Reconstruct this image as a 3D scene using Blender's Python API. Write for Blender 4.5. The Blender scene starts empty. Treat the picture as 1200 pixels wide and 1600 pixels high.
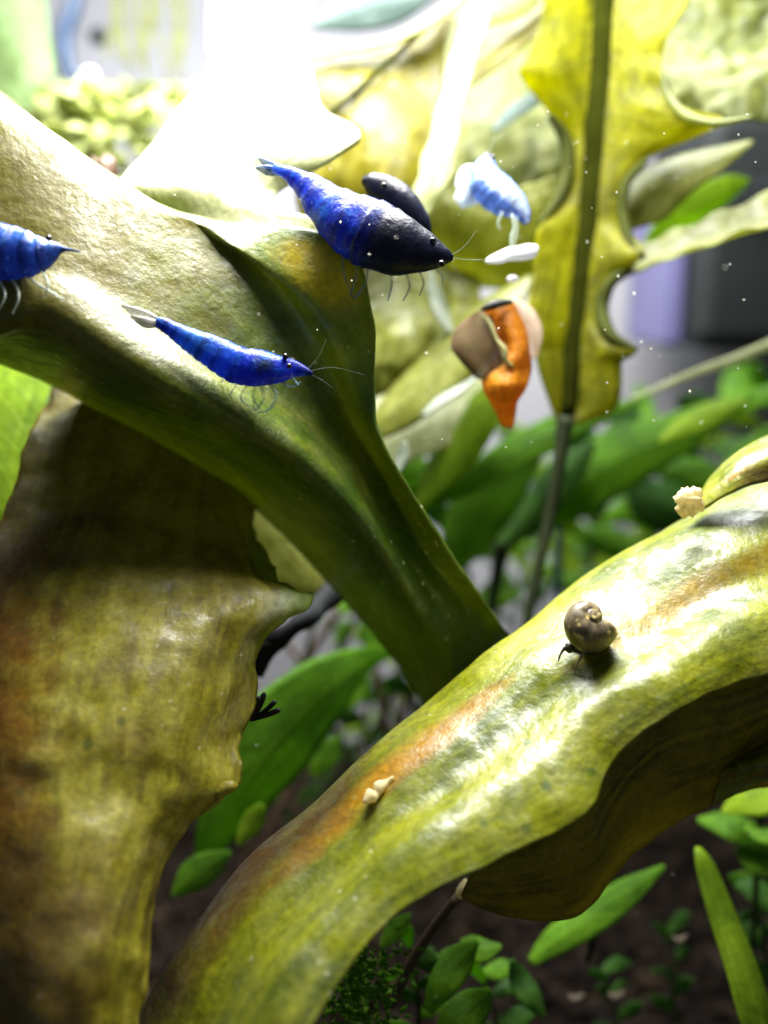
import bpy, math, random
from mathutils import Vector, noise, Matrix

random.seed(7)
sc = bpy.context.scene
C = sc.collection
U = 0.01                                   # lengths below are written in centimetres
R = math.radians

# ------------------------------------------------------------------ camera
CAM = Vector((0, 0, 12.0))                 # cm above the soil
PITCH = R(12)
HF = R(40)                                 # horizontal field of view
FPX = 600 / math.tan(HF / 2)
FWD = Vector((0, math.cos(PITCH), -math.sin(PITCH)))
UPV = Vector((0, math.sin(PITCH), math.cos(PITCH)))
RGT = Vector((1, 0, 0))
cd = bpy.data.cameras.new('Camera')
cam = bpy.data.objects.new('Camera', cd)
C.objects.link(cam)
cam.location = CAM * U
cam.rotation_euler = (R(90) - PITCH, 0, 0)
cd.sensor_fit = 'HORIZONTAL'
cd.angle = HF
cd.clip_start = 0.005
cd.clip_end = 5
cd.dof.use_dof = True
cd.dof.focus_distance = 0.098
cd.dof.aperture_fstop = cd.lens / 3.2      # a phone lens close up: opening about 3 mm across
sc.camera = cam

# ------------------------------------------------------------------ light
w = bpy.data.worlds.new('World')
sc.world = w
w.use_nodes = True
bg = w.node_tree.nodes['Background']
bg.inputs[0].default_value = (0.82, 0.9, 1.0, 1)
bg.inputs[1].default_value = 0.085

def area(name, loc, sx, sy, power, col, target=None):
    l = bpy.data.lights.new(name, 'AREA')
    l.shape = 'RECTANGLE'; l.size = sx * U; l.size_y = sy * U
    l.energy = power; l.color = col
    o = bpy.data.objects.new(name, l)
    C.objects.link(o)
    o.location = Vector(loc) * U
    if target is not None:
        d = (Vector(target) - Vector(loc)).normalized()
        o.rotation_euler = d.to_track_quat('-Z', 'Y').to_euler()
    return o
area('overhead_lamp_light', (-0.3, 12.2, 19.0), 8, 4.5, 0.70, (1.0, 0.985, 0.95), (-1.0, 11.0, 8))
area('overhead_lamp_light', (-0.6, 17.8, 21.5), 14, 4, 0.6, (0.95, 0.97, 1.0), (-0.6, 18.6, 8))  # second lamp, added to backlight the tall leaf and brighten the wall

sc.view_settings.view_transform = 'Standard'
sc.view_settings.look = 'None'
sc.view_settings.exposure = 0.0
sc.view_settings.gamma = 1.0
sc.view_settings.use_curve_mapping = False
sc.cycles.max_bounces = 7
sc.cycles.transparent_max_bounces = 8
sc.cycles.use_denoising = True

# ------------------------------------------------------------------ helpers
def P(px, py, d):
    """point seen at pixel (px, py) of the 1200x1600 photograph, d cm in front of the lens"""
    return CAM + d * (FWD + RGT * ((px - 600) / FPX) - UPV * ((py - 800) / FPX))

def tag(o, label=None, cat=None, group=None, kind=None):
    if label: o['label'] = label
    if cat: o['category'] = cat
    if group: o['group'] = group
    if kind: o['kind'] = kind
    return o

def empty(name, loc, label=None, cat=None, group=None):
    o = bpy.data.objects.new(name, None)
    o.empty_display_size = 0.005
    C.objects.link(o)
    o.location = Vector(loc) * U
    tag(o, label, cat, group)
    return o

def mk(name, verts, faces, mat, parent=None, uvs=None, cols=None, smooth=True, solid=0.0, sub=0):
    """one mesh object from points in cm"""
    chain = Vector((0, 0, 0)); p = parent
    while p is not None:
        chain = chain + p.location; p = p.parent
    if parent is None:
        c = sum(verts, Vector((0, 0, 0))) / len(verts)
        zlow = min(v.z for v in verts)
        org = Vector((c.x, c.y, zlow)) * U
    else:
        c = sum(verts, Vector((0, 0, 0))) / len(verts)
        org = c * U
    me = bpy.data.meshes.new(name)
    me.from_pydata([tuple(v * U - org) for v in verts], [], faces)
    if uvs:
        ul = me.uv_layers.new(name='UVMap')
        for lp in me.loops:
            ul.data[lp.index].uv = uvs[lp.vertex_index]
    if cols:
        ca = me.color_attributes.new('pigment', 'FLOAT_COLOR', 'POINT')
        for i, c in enumerate(cols):
            ca.data[i].color = (c[0], c[1], c[2], 1)
    if smooth:
        for f in me.polygons: f.use_smooth = True
    me.materials.append(mat)
    me.update()
    o = bpy.data.objects.new(name, me)
    C.objects.link(o)
    o.location = org - chain
    if parent: o.parent = parent
    if solid:
        m = o.modifiers.new('thick', 'SOLIDIFY')
        m.thickness = solid * U; m.offset = 0
    if sub:
        m = o.modifiers.new('smooth', 'SUBSURF'); m.levels = m.render_levels = sub
    return o

def cr(p0, p1, p2, p3, t):
    return 0.5 * ((2 * p1) + (p2 - p0) * t + (2 * p0 - 5 * p1 + 4 * p2 - p3) * t * t + (3 * p1 - p0 - 3 * p2 + p3) * t ** 3)

def spline(pts, n):
    m = len(pts)
    out = []
    for i in range(n):
        s = i / (n - 1) * (m - 1)
        k = min(int(s), m - 2); t = s - k
        p0 = pts[k - 1] if k > 0 else 2 * pts[0] - pts[1]
        p3 = pts[k + 2] if k + 2 < m else 2 * pts[-1] - pts[-2]
        out.append(cr(p0, pts[k], pts[k + 1], p3, t))
    return out

def gridfaces(nu, nv):
    return [(i * nv + j, i * nv + j + 1, (i + 1) * nv + j + 1, (i + 1) * nv + j) for i in range(nu - 1) for j in range(nv - 1)]

def wob(v, f, a, seed=0.0):
    q = v * f + Vector((seed, seed * 1.7, -seed))
    return Vector((noise.noise(q), noise.noise(q + Vector((31, 7, 3))), noise.noise(q + Vector((-9, 17, 41))))) * a

def loft(name, rows, mat, parent=None, nu=90, nv=44, solid=0.03, amp=(0.03, 0.012), seed=1.0, rag=0.0):
    """leaf blade through rows of (px, py, depth)"""
    W = [[P(*q) for q in r] for r in rows]
    nv0 = max(len(r) for r in W)
    dense = [spline(r, nv) for r in W]
    cols = [spline([dense[i][j] for i in range(len(dense))], nu) for j in range(nv)]
    verts, uvs = [], []
    for i in range(nu):
        for j in range(nv):
            v = cols[j][i]
            v = v + wob(v, 1.1, amp[0], seed) + wob(v, 4.5, amp[1], seed + 5)
            if rag and (j < 2 or j > nv - 3):
                v = v + wob(v, 5.5, rag, seed + 9)
            verts.append(v); uvs.append((i / (nu - 1), j / (nv - 1)))
    return mk(name, verts, gridfaces(nu, nv), mat, parent, uvs, solid=solid)

def strip(name, pts, mat, parent=None, tilt=0.0, fold=0.25, nu=40, nv=11, solid=0.025, amp=0.02, seed=1.0, wave=0.0, wf=6):
    """narrow leaf: pts = (px, py, depth, half width in px) along the midrib; tilt turns it about its midrib"""
    W = [P(p[0], p[1], p[2]) for p in pts]
    mid = spline(W, nu)
    hws = spline([Vector((p[3] * p[2] / FPX, 0, 0)) for p in pts], nu)
    verts, uvs = [], []
    for i in range(nu):
        T = (mid[min(i + 1, nu - 1)] - mid[max(i - 1, 0)]).normalized()
        side = T.cross(FWD)
        if side.length < 1e-4: side = RGT.copy()
        side.normalize()
        nrm = side.cross(T).normalized()
        s2 = side * math.cos(tilt) + nrm * math.sin(tilt)
        n2 = nrm * math.cos(tilt) - side * math.sin(tilt)
        hw = max(hws[i].x, 0.004)
        for j in range(nv):
            q = j / (nv - 1) * 2 - 1
            v = mid[i] + s2 * (q * hw) + n2 * (abs(q) ** 1.4 * hw * fold)
            if wave: v = v + n2 * (wave * hw * q * q * math.sin(wf * i / nu * 6.28 + (1.3 if q > 0 else 0)))
            verts.append(v + wob(v, 1.3, amp, seed)); uvs.append((i / (nu - 1), j / (nv - 1)))
    return mk(name, verts, gridfaces(nu, nv), mat, parent, uvs, solid=solid)

def tube_v(name, W, rad, mat, parent=None, n=24, k=8, amp=0.0, seed=0.0, cols=None):
    """tube through world points W (cm) with radii rad (cm)"""
    mid = spline(W, n)
    rr = spline([Vector((r, 0, 0)) for r in rad], n)
    verts = []
    ref = Vector((0.3, 0.5, 0.8))
    for i in range(n):
        T = (mid[min(i + 1, n - 1)] - mid[max(i - 1, 0)]).normalized()
        a = T.cross(ref)
        if a.length < 0.05: a = T.cross(Vector((1, 0, 0)))
        a.normalize(); b = T.cross(a)
        r = max(rr[i].x, 0.001)
        for j in range(k):
            t = j / k * 2 * math.pi
            v = mid[i] + (a * math.cos(t) + b * math.sin(t)) * r
            if amp: v = v + wob(v, 3.0, amp, seed)
            verts.append(v)
    faces = [(i * k + j, i * k + (j + 1) % k, (i + 1) * k + (j + 1) % k, (i + 1) * k + j) for i in range(n - 1) for j in range(k)]
    faces.append(tuple(range(k - 1, -1, -1))); faces.append(tuple((n - 1) * k + j for j in range(k)))
    return mk(name, verts, faces, mat, parent)

def tube(name, pts, mat, parent=None, n=24, k=8, amp=0.0, seed=0.0):
    """pts = (px, py, depth, radius in px)"""
    return tube_v(name, [P(p[0], p[1], p[2]) for p in pts], [p[3] * p[2] / FPX for p in pts], mat, parent, n, k, amp, seed)

def blob(name, c, r, mat, parent=None, sq=(1, 1, 1), amp=0.1, f=3.0, seed=0.0, n=14, k=18):
    """uneven rounded lump, c in cm"""
    verts = []
    for i in range(n + 1):
        th = math.pi * i / n
        for j in range(k):
            ph = 2 * math.pi * j / k
            d = Vector((math.sin(th) * math.cos(ph), math.sin(th) * math.sin(ph), math.cos(th)))
            s = r * (1 + amp * 2 * noise.noise(d * f + Vector((seed, seed, seed))))
            verts.append(c + Vector((d.x * sq[0], d.y * sq[1], d.z * sq[2])) * s)
    faces = [(i * k + j, (i + 1) * k + j, (i + 1) * k + (j + 1) % k, i * k + (j + 1) % k) for i in range(n) for j in range(k)]
    return mk(name, verts, faces, mat, parent)

# ------------------------------------------------------------------ materials
class NT:
    def __init__(s, name):
        s.m = bpy.data.materials.new(name); s.m.use_nodes = True
        s.t = s.m.node_tree; s.t.nodes.clear()
        s.out = s.n('ShaderNodeOutputMaterial')
    def n(s, t, **kw):
        x = s.t.nodes.new(t)
        for k, v in kw.items(): setattr(x, k, v)
        return x
    def l(s, a, b): s.t.links.new(a, b)
    def coord(s, which='Object'):
        return s.n('ShaderNodeTexCoord').outputs[which]
    def noise(s, scale, detail=4, rough=0.55, vec=None, dist=0.0):
        x = s.n('ShaderNodeTexNoise')
        x.inputs['Scale'].default_value = scale; x.inputs['Detail'].default_value = detail
        x.inputs['Roughness'].default_value = rough; x.inputs['Distortion'].default_value = dist
        s.l(vec if vec is not None else s.coord(), x.inputs['Vector'])
        return x.outputs['Fac']
    def ramp(s, fac, stops):
        x = s.n('ShaderNodeValToRGB'); e = x.color_ramp.elements
        while len(e) < len(stops): e.new(0.5)
        for q, (p, c) in zip(e, stops):
            q.position = p
            q.color = (c, c, c, 1) if isinstance(c, (int, float)) else (*c, 1)
        s.l(fac, x.inputs[0]); return x.outputs[0]
    def mix(s, fac, a, b, mode='MIX'):
        x = s.n('ShaderNodeMix', data_type='RGBA', blend_type=mode)
        for v, i in ((fac, 0), (a, 6), (b, 7)):
            if hasattr(v, 'links') or isinstance(v, bpy.types.NodeSocket): s.l(v, x.inputs[i])
            elif isinstance(v, (int, float)): x.inputs[i].default_value = v
            else: x.inputs[i].default_value = (*v, 1)
        return x.outputs[2]
    def math(s, op, a, b=0.0, c=None):
        x = s.n('ShaderNodeMath', operation=op)
        for i, v in enumerate((a, b) if c is None else (a, b, c)):
            if isinstance(v, (int, float)): x.inputs[i].default_value = v
            else: s.l(v, x.inputs[i])
        return x.outputs[0]
    def bump(s, h, strength, dist=0.0003):
        x = s.n('ShaderNodeBump'); x.inputs['Strength'].default_value = strength
        x.inputs['Distance'].default_value = dist
        s.l(h, x.inputs['Height']); return x.outputs[0]

def leaf_mat(name, cols, tcol, t=0.35, rough=0.35, stain=None, specks=0.0, bump=0.5, spots=(), stretch=(14, 3), film=0.0, spec=0.5, ns=1.0, flecks=0.0, veins=0, vmid=0.5, vcol=None):
    """cols = (dark, mid, light) blade pigment; tcol = colour of light coming through; spots = (u, v, ru, rv, colour)"""
    g = NT(name)
    uv = g.coord('UV')
    mp = g.n('ShaderNodeMapping'); g.l(uv, mp.inputs[0]); mp.inputs['Scale'].default_value = (stretch[1], stretch[0], 1)
    lines = g.noise(1.0, 5, 0.6, mp.outputs[0], 0.4)
    big = g.noise(70 * ns, 5, 0.6)
    mid = g.noise(260 * ns, 4, 0.6)
    fine = g.noise(1500, 3, 0.6)
    f = g.math('ADD', g.math('MULTIPLY', big, 0.42), g.math('ADD', g.math('MULTIPLY', lines, 0.4), g.math('MULTIPLY', mid, 0.18)))
    col = g.ramp(f, [(0.40, cols[0]), (0.5, cols[1]), (0.60, cols[2])])
    if stain:
        col = g.mix(g.ramp(g.noise(110 * ns, 4, 0.6, dist=0.5), [(0.55, 0.0), (0.72, 0.5)]), col, stain)
    sep = g.n('ShaderNodeSeparateXYZ'); g.l(uv, sep.inputs[0])
    for (u, v, ru, rv, sccol) in spots:
        a = g.math('DIVIDE', g.math('SUBTRACT', sep.outputs[0], u), ru)
        b = g.math('DIVIDE', g.math('SUBTRACT', sep.outputs[1], v), rv)
        d = g.math('ADD', g.math('MULTIPLY', a, a), g.math('MULTIPLY', b, b))
        d = g.math('ADD', d, g.math('MULTIPLY', g.math('SUBTRACT', mid, 0.5), 1.6))
        col = g.mix(g.ramp(d, [(0.1, 0.9), (1.0, 0.0)]), col, sccol)
    vh = None
    if veins:
        av = g.math('ABSOLUTE', g.math('SUBTRACT', sep.outputs[1], vmid))
        ph = g.math('ADD', g.math('MULTIPLY', sep.outputs[0], float(veins)), g.math('ADD', g.math('MULTIPLY', av, -veins * 0.35), g.math('MULTIPLY', big, 1.4)))
        vl = g.ramp(g.math('PINGPONG', ph, 0.5), [(0.0, 1.0), (0.10, 0.0)])
        mr = g.ramp(av, [(0.012, 1.0), (0.035, 0.0)])
        vh = g.math('MAXIMUM', g.math('MULTIPLY', vl, 0.55), mr)
        col = g.mix(g.math('MULTIPLY', vh, 0.55), col, vcol or cols[2])
    if specks:
        v = g.n('ShaderNodeTexVoronoi'); v.inputs['Scale'].default_value = 330
        g.l(g.coord(), v.inputs['Vector'])
        near = g.ramp(v.outputs['Distance'], [(0.10, 1.0), (0.2, 0.0)])
        some = g.ramp(g.noise(60, 2), [(0.5, 0.0), (0.6, 1.0)])
        col = g.mix(g.math('MULTIPLY', g.math('MULTIPLY', near, some), specks), col, (0.05, 0.09, 0.01))
    if flecks:
        v = g.n('ShaderNodeTexVoronoi'); v.inputs['Scale'].default_value = 620
        g.l(g.coord(), v.inputs['Vector'])
        near = g.ramp(v.outputs['Distance'], [(0.07, 1.0), (0.15, 0.0)])
        some = g.ramp(g.noise(170, 2), [(0.48, 0.0), (0.58, 1.0)])
        col = g.mix(g.math('MULTIPLY', g.math('MULTIPLY', near, some), flecks), col, (0.8, 0.78, 0.5))  # pale dots: surface deposit, with fine sparkle put into the colour
    col = g.mix(0.55, col, g.mix(1.0, col, g.ramp(fine, [(0.3, 0.5), (0.7, 1.5)]), 'MULTIPLY'))
    b = g.n('ShaderNodeBsdfPrincipled')
    g.l(col, b.inputs['Base Color'])
    rr = g.ramp(g.noise(500, 3), [(0.3, max(rough - 0.12, 0.05)), (0.7, rough + 0.15)])
    g.l(rr, b.inputs['Roughness'])
    b.inputs['Specular IOR Level'].default_value = spec
    if film:
        pm = g.ramp(g.math('ADD', g.math('MULTIPLY', g.noise(150, 5, 0.65, dist=0.6), 0.6), g.math('MULTIPLY', g.noise(520, 4, 0.7), 0.4)), [(0.46, 0.0), (0.56, film)])
        g.l(pm, b.inputs['Coat Weight']); b.inputs['Coat Roughness'].default_value = 0.36; b.inputs['Coat IOR'].default_value = 1.85
    h = g.math('ADD', g.math('MULTIPLY', fine, 0.25), g.math('ADD', g.math('MULTIPLY', mid, 0.9), g.math('MULTIPLY', lines, 0.15)))
    if vh is not None: h = g.math('ADD', h, g.math('MULTIPLY', vh, 0.5))
    nb = g.bump(h, bump, 0.0006)
    g.l(nb, b.inputs['Normal'])
    if film: g.l(nb, b.inputs['Coat Normal'])
    tr = g.n('ShaderNodeBsdfTranslucent')
    g.l(g.mix(0.75, col, g.mix(0.6, tcol, g.mix(1.0, tcol, g.ramp(f, [(0.38, 0.35), (0.62, 1.25)]), 'MULTIPLY'))), tr.inputs[0])
    mx = g.n('ShaderNodeMixShader'); mx.inputs[0].default_value = t
    g.l(b.outputs[0], mx.inputs[1]); g.l(tr.outputs[0], mx.inputs[2])
    g.l(mx.outputs[0], g.out.inputs[0])
    return g.m

def plain(name, col, rough=0.5, var=0.3, scale=300, bump=0.3, t=0.0, col2=None, metal=0.0, spec=0.5):
    g = NT(name)
    n1 = g.noise(scale, 4)
    c2 = col2 or tuple(x * (1 - var) for x in col)
    c = g.ramp(n1, [(0.35, c2), (0.65, col)])
    b = g.n('ShaderNodeBsdfPrincipled'); g.l(c, b.inputs['Base Color'])
    b.inputs['Roughness'].default_value = rough; b.inputs['Metallic'].default_value = metal
    b.inputs['Specular IOR Level'].default_value = spec
    if bump: g.l(g.bump(g.noise(scale * 2.5, 3), bump), b.inputs['Normal'])
    if t:
        tr = g.n('ShaderNodeBsdfTranslucent'); g.l(c, tr.inputs[0])
        mx = g.n('ShaderNodeMixShader'); mx.inputs[0].default_value = t
        g.l(b.outputs[0], mx.inputs[1]); g.l(tr.outputs[0], mx.inputs[2]); g.l(mx.outputs[0], g.out.inputs[0])
    else: g.l(b.outputs[0], g.out.inputs[0])
    return g.m

def clear_mat(name, col, alpha, rough=0.2):
    """thin half clear tissue: legs, feelers, tail fan"""
    g = NT(name)
    b = g.n('ShaderNodeBsdfPrincipled'); b.inputs['Base Color'].default_value = (*col, 1); b.inputs['Roughness'].default_value = rough
    tp = g.n('ShaderNodeBsdfTransparent')
    mx = g.n('ShaderNodeMixShader')
    g.l(g.ramp(g.noise(500, 3), [(0.3, max(alpha - 0.2, 0.02)), (0.7, min(alpha + 0.2, 1.0))]), mx.inputs[0])
    g.l(tp.outputs[0], mx.inputs[1]); g.l(b.outputs[0], mx.inputs[2]); g.l(mx.outputs[0], g.out.inputs[0])
    return g.m

def shrimp_mat(name, t=0.4, rough=0.35):
    g = NT(name)
    a = g.n('ShaderNodeAttribute'); a.attribute_name = 'pigment'
    n1 = g.noise(420, 5, 0.65); n2 = g.noise(1300, 3)
    c = g.mix(1.0, a.outputs['Color'], g.ramp(n1, [(0.3, 0.45), (0.7, 1.5)]), 'MULTIPLY')
    lum = g.n('ShaderNodeRGBToBW'); g.l(a.outputs['Color'], lum.inputs[0])
    lit = g.ramp(lum.outputs[0], [(0.012, 0.0), (0.04, 1.0)])
    c = g.mix(g.math('MULTIPLY', g.ramp(g.noise(520, 4, 0.6, dist=0.8), [(0.52, 0.0), (0.7, 0.75)]), lit), c, (0.03, 0.22, 0.75))
    c = g.mix(g.math('MULTIPLY', g.ramp(n2, [(0.6, 0.0), (0.72, 0.5)]), lit), c, (0.2, 0.45, 0.85))
    b = g.n('ShaderNodeBsdfPrincipled'); g.l(c, b.inputs['Base Color'])
    b.inputs['Roughness'].default_value = rough
    g.l(g.bump(g.math('ADD', n1, g.math('MULTIPLY', n2, 0.4)), 0.5, 0.0004), b.inputs['Normal'])
    tr = g.n('ShaderNodeBsdfTranslucent'); g.l(c, tr.inputs[0])
    mx = g.n('ShaderNodeMixShader'); mx.inputs[0].default_value = t
    g.l(b.outputs[0], mx.inputs[1]); g.l(tr.outputs[0], mx.inputs[2]); g.l(mx.outputs[0], g.out.inputs[0])
    return g.m

M_A = leaf_mat('olive leaf', ((0.035, 0.075, 0.004), (0.10, 0.145, 0.007), (0.20, 0.22, 0.022)), (0.40, 0.45, 0.01), t=0.25, rough=0.46, bump=0.45, film=0.35, flecks=0.8, spots=[(0.78, 0.42, 0.34, 0.45, (0.15, 0.125, 0.014)), (0.56, 0.90, 0.075, 0.11, (0.50, 0.36, 0.004)), (0.2, 0.1, 0.6, 0.16, (0.05, 0.12, 0.006)), (0.34, 0.9, 0.14, 0.16, (0.05, 0.12, 0.012)), (0.08, 0.5, 0.24, 0.9, (0.035, 0.085, 0.006))])  # yellow flap spot paints backlight; dark green stalk end: greener pigment plus painted shade
M_LOBE = leaf_mat('overlit leaf lobe', ((0.30, 0.33, 0.14), (0.46, 0.48, 0.26), (0.58, 0.60, 0.36)), (0.6, 0.6, 0.2), t=0.3, rough=0.33, bump=0.3)  # part of the olive leaf; its overexposed glare is put into paler pigment
M_C = leaf_mat('mottled brown olive leaf', ((0.11, 0.085, 0.004), (0.27, 0.24, 0.007), (0.42, 0.38, 0.05)), (0.48, 0.38, 0.01), t=0.25, rough=0.55, stain=(0.22, 0.09, 0.01), bump=0.3, specks=0.6, film=0.6, flecks=0.4, spots=[(0.55, 0.06, 0.4, 0.28, (0.20, 0.08, 0.006)), (0.85, 0.3, 0.22, 0.4, (0.13, 0.08, 0.008)), (0.31, 0.96, 0.05, 0.16, (0.7, 0.75, 0.55)), (0.26, 0.97, 0.16, 0.10, (0.22, 0.32, 0.012))])  # pale spot at the tip: glossy sheen put into the pigment
M_D = leaf_mat('yellow olive leaf', ((0.07, 0.10, 0.003), (0.19, 0.215, 0.004), (0.30, 0.31, 0.010)), (0.45, 0.5, 0.01), t=0.25, rough=0.42, bump=0.4, specks=0.8, film=1.0, flecks=0.4,
               spots=[(0.63, 0.36, 0.17, 0.10, (0.36, 0.17, 0.005)), (0.24, 0.5, 0.18, 0.08, (0.26, 0.17, 0.006)), (0.82, 0.16, 0.22, 0.30, (0.10, 0.045, 0.004))])  # dark brown lower left spot: shadow of the other leaves put into the pigment
M_UND = leaf_mat('brown olive leaf', ((0.13, 0.12, 0.01), (0.30, 0.26, 0.014), (0.42, 0.36, 0.02)), (0.5, 0.4, 0.02), t=0.3, rough=0.5, bump=0.3, spec=0.3, veins=10)
M_E = leaf_mat('yellow backlit leaf', ((0.10, 0.11, 0.006), (0.25, 0.25, 0.01), (0.36, 0.36, 0.012)), (0.66, 0.65, 0.005), t=0.66, rough=0.5, bump=0.4, ns=1.6, veins=13, vcol=(0.13, 0.14, 0.01), spec=0.3)
M_F = leaf_mat('golden backlit leaf', ((0.10, 0.09, 0.006), (0.20, 0.18, 0.008), (0.30, 0.27, 0.02)), (0.48, 0.42, 0.01), t=0.55, rough=0.4, bump=0.3)
M_G = leaf_mat('soft olive leaf', ((0.09, 0.10, 0.015), (0.18, 0.20, 0.03), (0.30, 0.32, 0.08)), (0.5, 0.52, 0.06), t=0.5, rough=0.4, bump=0.3)
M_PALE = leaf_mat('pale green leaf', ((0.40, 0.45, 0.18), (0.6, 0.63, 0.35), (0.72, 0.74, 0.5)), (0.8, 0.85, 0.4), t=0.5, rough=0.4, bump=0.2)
M_GAP = leaf_mat('lit gap strip', ((0.16, 0.2, 0.14), (0.28, 0.32, 0.25), (0.4, 0.44, 0.38)), (0.4, 0.45, 0.38), t=0.4, rough=0.35, bump=0.15)
M_TEAL = leaf_mat('blue green leaf', ((0.04, 0.07, 0.06), (0.08, 0.13, 0.12), (0.14, 0.2, 0.18)), (0.1, 0.2, 0.18), t=0.3, rough=0.6, bump=0.2)
M_SOFTG = leaf_mat('soft green leaf', ((0.10, 0.16, 0.05), (0.17, 0.26, 0.09), (0.24, 0.34, 0.13)), (0.3, 0.45, 0.15), t=0.4, rough=0.5, bump=0.2)
M_MID = leaf_mat('light olive leaf', ((0.06, 0.075, 0.012), (0.16, 0.19, 0.03), (0.28, 0.30, 0.08)), (0.4, 0.42, 0.06), t=0.45, rough=0.45, bump=0.3)
M_GR = leaf_mat('green leaf', ((0.05, 0.14, 0.012), (0.12, 0.28, 0.015), (0.2, 0.40, 0.02)), (0.35, 0.7, 0.02), t=0.5, rough=0.6, bump=0.25, spec=0.2, veins=9)
M_GD = leaf_mat('dark green leaf', ((0.02, 0.06, 0.012), (0.04, 0.12, 0.015), (0.08, 0.19, 0.02)), (0.14, 0.36, 0.02), t=0.45, rough=0.6, bump=0.25, spec=0.2, veins=9)
M_GL = leaf_mat('bright green leaf', ((0.14, 0.24, 0.012), (0.26, 0.40, 0.018), (0.38, 0.52, 0.03)), (0.5, 0.78, 0.02), t=0.55, rough=0.6, bump=0.25, spec=0.2, veins=9)
M_OR = leaf_mat('orange withered leaf', ((0.36, 0.12, 0.004), (0.62, 0.24, 0.005), (0.75, 0.34, 0.01)), (0.9, 0.36, 0.01), t=0.5, rough=0.5, bump=0.8)
M_BRN = leaf_mat('brown withered leaf', ((0.05, 0.04, 0.008), (0.09, 0.065, 0.012), (0.16, 0.09, 0.02)), (0.28, 0.14, 0.02), t=0.5, rough=0.6, bump=0.5)
M_RIM = plain('dark leaf rim', (0.05, 0.06, 0.008), 0.7, t=0.2, spec=0.1)
M_RIB = plain('olive rib', (0.022, 0.026, 0.003), 0.9, t=0.1, spec=0.0)
M_STEM = plain('brown green stem', (0.03, 0.04, 0.014), 0.7, spec=0.15)
M_STEMR = plain('red brown stem', (0.09, 0.055, 0.03), 0.5)
M_STEMB = plain('blue dark stem', (0.015, 0.04, 0.07), 0.5)
M_WOOD = plain('dark wet wood', (0.018, 0.02, 0.022), 0.7, bump=0.8, spec=0.15)
M_BLK = plain('black algae', (0.006, 0.008, 0.006), 0.6)
M_WALL = plain('pale tank back', (0.38, 0.375, 0.40), 0.7, var=0.08, scale=30, bump=0.05)
M_BOX = plain('dark filter plastic', (0.012, 0.016, 0.016), 0.6, var=0.25, scale=60)
M_LAV = plain('lavender plastic', (0.15, 0.14, 0.30), 0.5, var=0.1, scale=60, bump=0.05)
M_HOSE = plain('dark hose', (0.02, 0.05, 0.11), 0.35)
M_WHITE = plain('white film', (0.85, 0.86, 0.9), 0.4, var=0.08, t=0.3)
M_CRUMB = plain('pale crumb', (0.88, 0.78, 0.45), 0.7, var=0.15, t=0.45)
M_SPECK = plain('speck', (0.8, 0.8, 0.65), 0.4, t=0.3)
M_SHR = shrimp_mat('shrimp shell')
M_SHRP = shrimp_mat('pale shrimp shell', t=0.35, rough=0.15)
M_EYE = plain('shrimp eye', (0.01, 0.01, 0.012), 0.08, bump=0)
M_LIMB = clear_mat('clear blue limb', (0.14, 0.28, 0.40), 0.25)
M_LIMBP = clear_mat('clear pale limb', (0.6, 0.7, 0.6), 0.6)
M_FEEL = clear_mat('clear feeler', (0.4, 0.5, 0.45), 0.08)
M_TAILW = clear_mat('white tail fan', (0.85, 0.83, 0.75), 0.85)
M_TAILB = clear_mat('blue tail fan', (0.05, 0.12, 0.35), 0.6)

# ------------------------------------------------------------------ setting
def soil_mat():
    g = NT('dark soil')
    n1 = g.noise(300, 6, 0.65); n2 = g.noise(900, 3)
    c = g.ramp(n1, [(0.35, (0.004, 0.003, 0.003)), (0.55, (0.022, 0.015, 0.010)), (0.70, (0.09, 0.06, 0.035))])
    b = g.n('ShaderNodeBsdfPrincipled'); g.l(c, b.inputs[0]); b.inputs['Roughness'].default_value = 0.85; b.inputs['Specular IOR Level'].default_value = 0.1
    g.l(g.bump(g.math('ADD', n1, n2), 1.0, 0.001), b.inputs['Normal']); g.l(b.outputs[0], g.out.inputs[0])
    return g.m
M_SOIL = soil_mat()
nx, ny = 110, 80
vs = []
for i in range(nx):
    for j in range(ny):
        x = -20 + 40 * i / (nx - 1); y = 4 + 22.1 * j / (ny - 1)
        v = Vector((x, y, 0))
        v.z = 0.5 * noise.noise(v * 0.35) + 0.25 * noise.noise(v * 1.3) + 0.12 * noise.noise(v * 3.1)
        vs.append(v)
tag(mk('soil', vs, gridfaces(nx, ny), M_SOIL), kind='structure')
gv, gf = [], []
for q in range(2600):                       # crumbs of soil
    x = random.uniform(-7, 9); y = random.uniform(9, 22); r = random.uniform(0.06, 0.24)
    c = Vector((x, y, 0.5 * noise.noise(Vector((x, y, 0)) * 0.35) + r * 0.4))
    b0 = len(gv)
    for d in ((1, 0, 0), (-1, 0, 0), (0, 1, 0), (0, -1, 0), (0, 0, 1), (0, 0, -1)):
        gv.append(c + Vector(d) * r * random.uniform(0.7, 1.3))
    for f in ((0, 2, 4), (2, 1, 4), (1, 3, 4), (3, 0, 4), (2, 0, 5), (1, 2, 5), (3, 1, 5), (0, 3, 5)):
        gf.append(tuple(b0 + k for k in f))
tag(mk('soil_grains', gv, gf, M_SOIL, smooth=True), 'dark brown grains of aquarium soil at the bottom', 'soil', kind='stuff')

def wall():
    nx, nz = 30, 30
    v = [Vector((-24 + 48 * i / (nx - 1), 26, -1 + 30 * j / (nz - 1))) for i in range(nx) for j in range(nz)]
    o = mk('back_wall', v, gridfaces(nx, nz), M_WALL, solid=0.4)
    tag(o, kind='structure')
wall()

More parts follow.
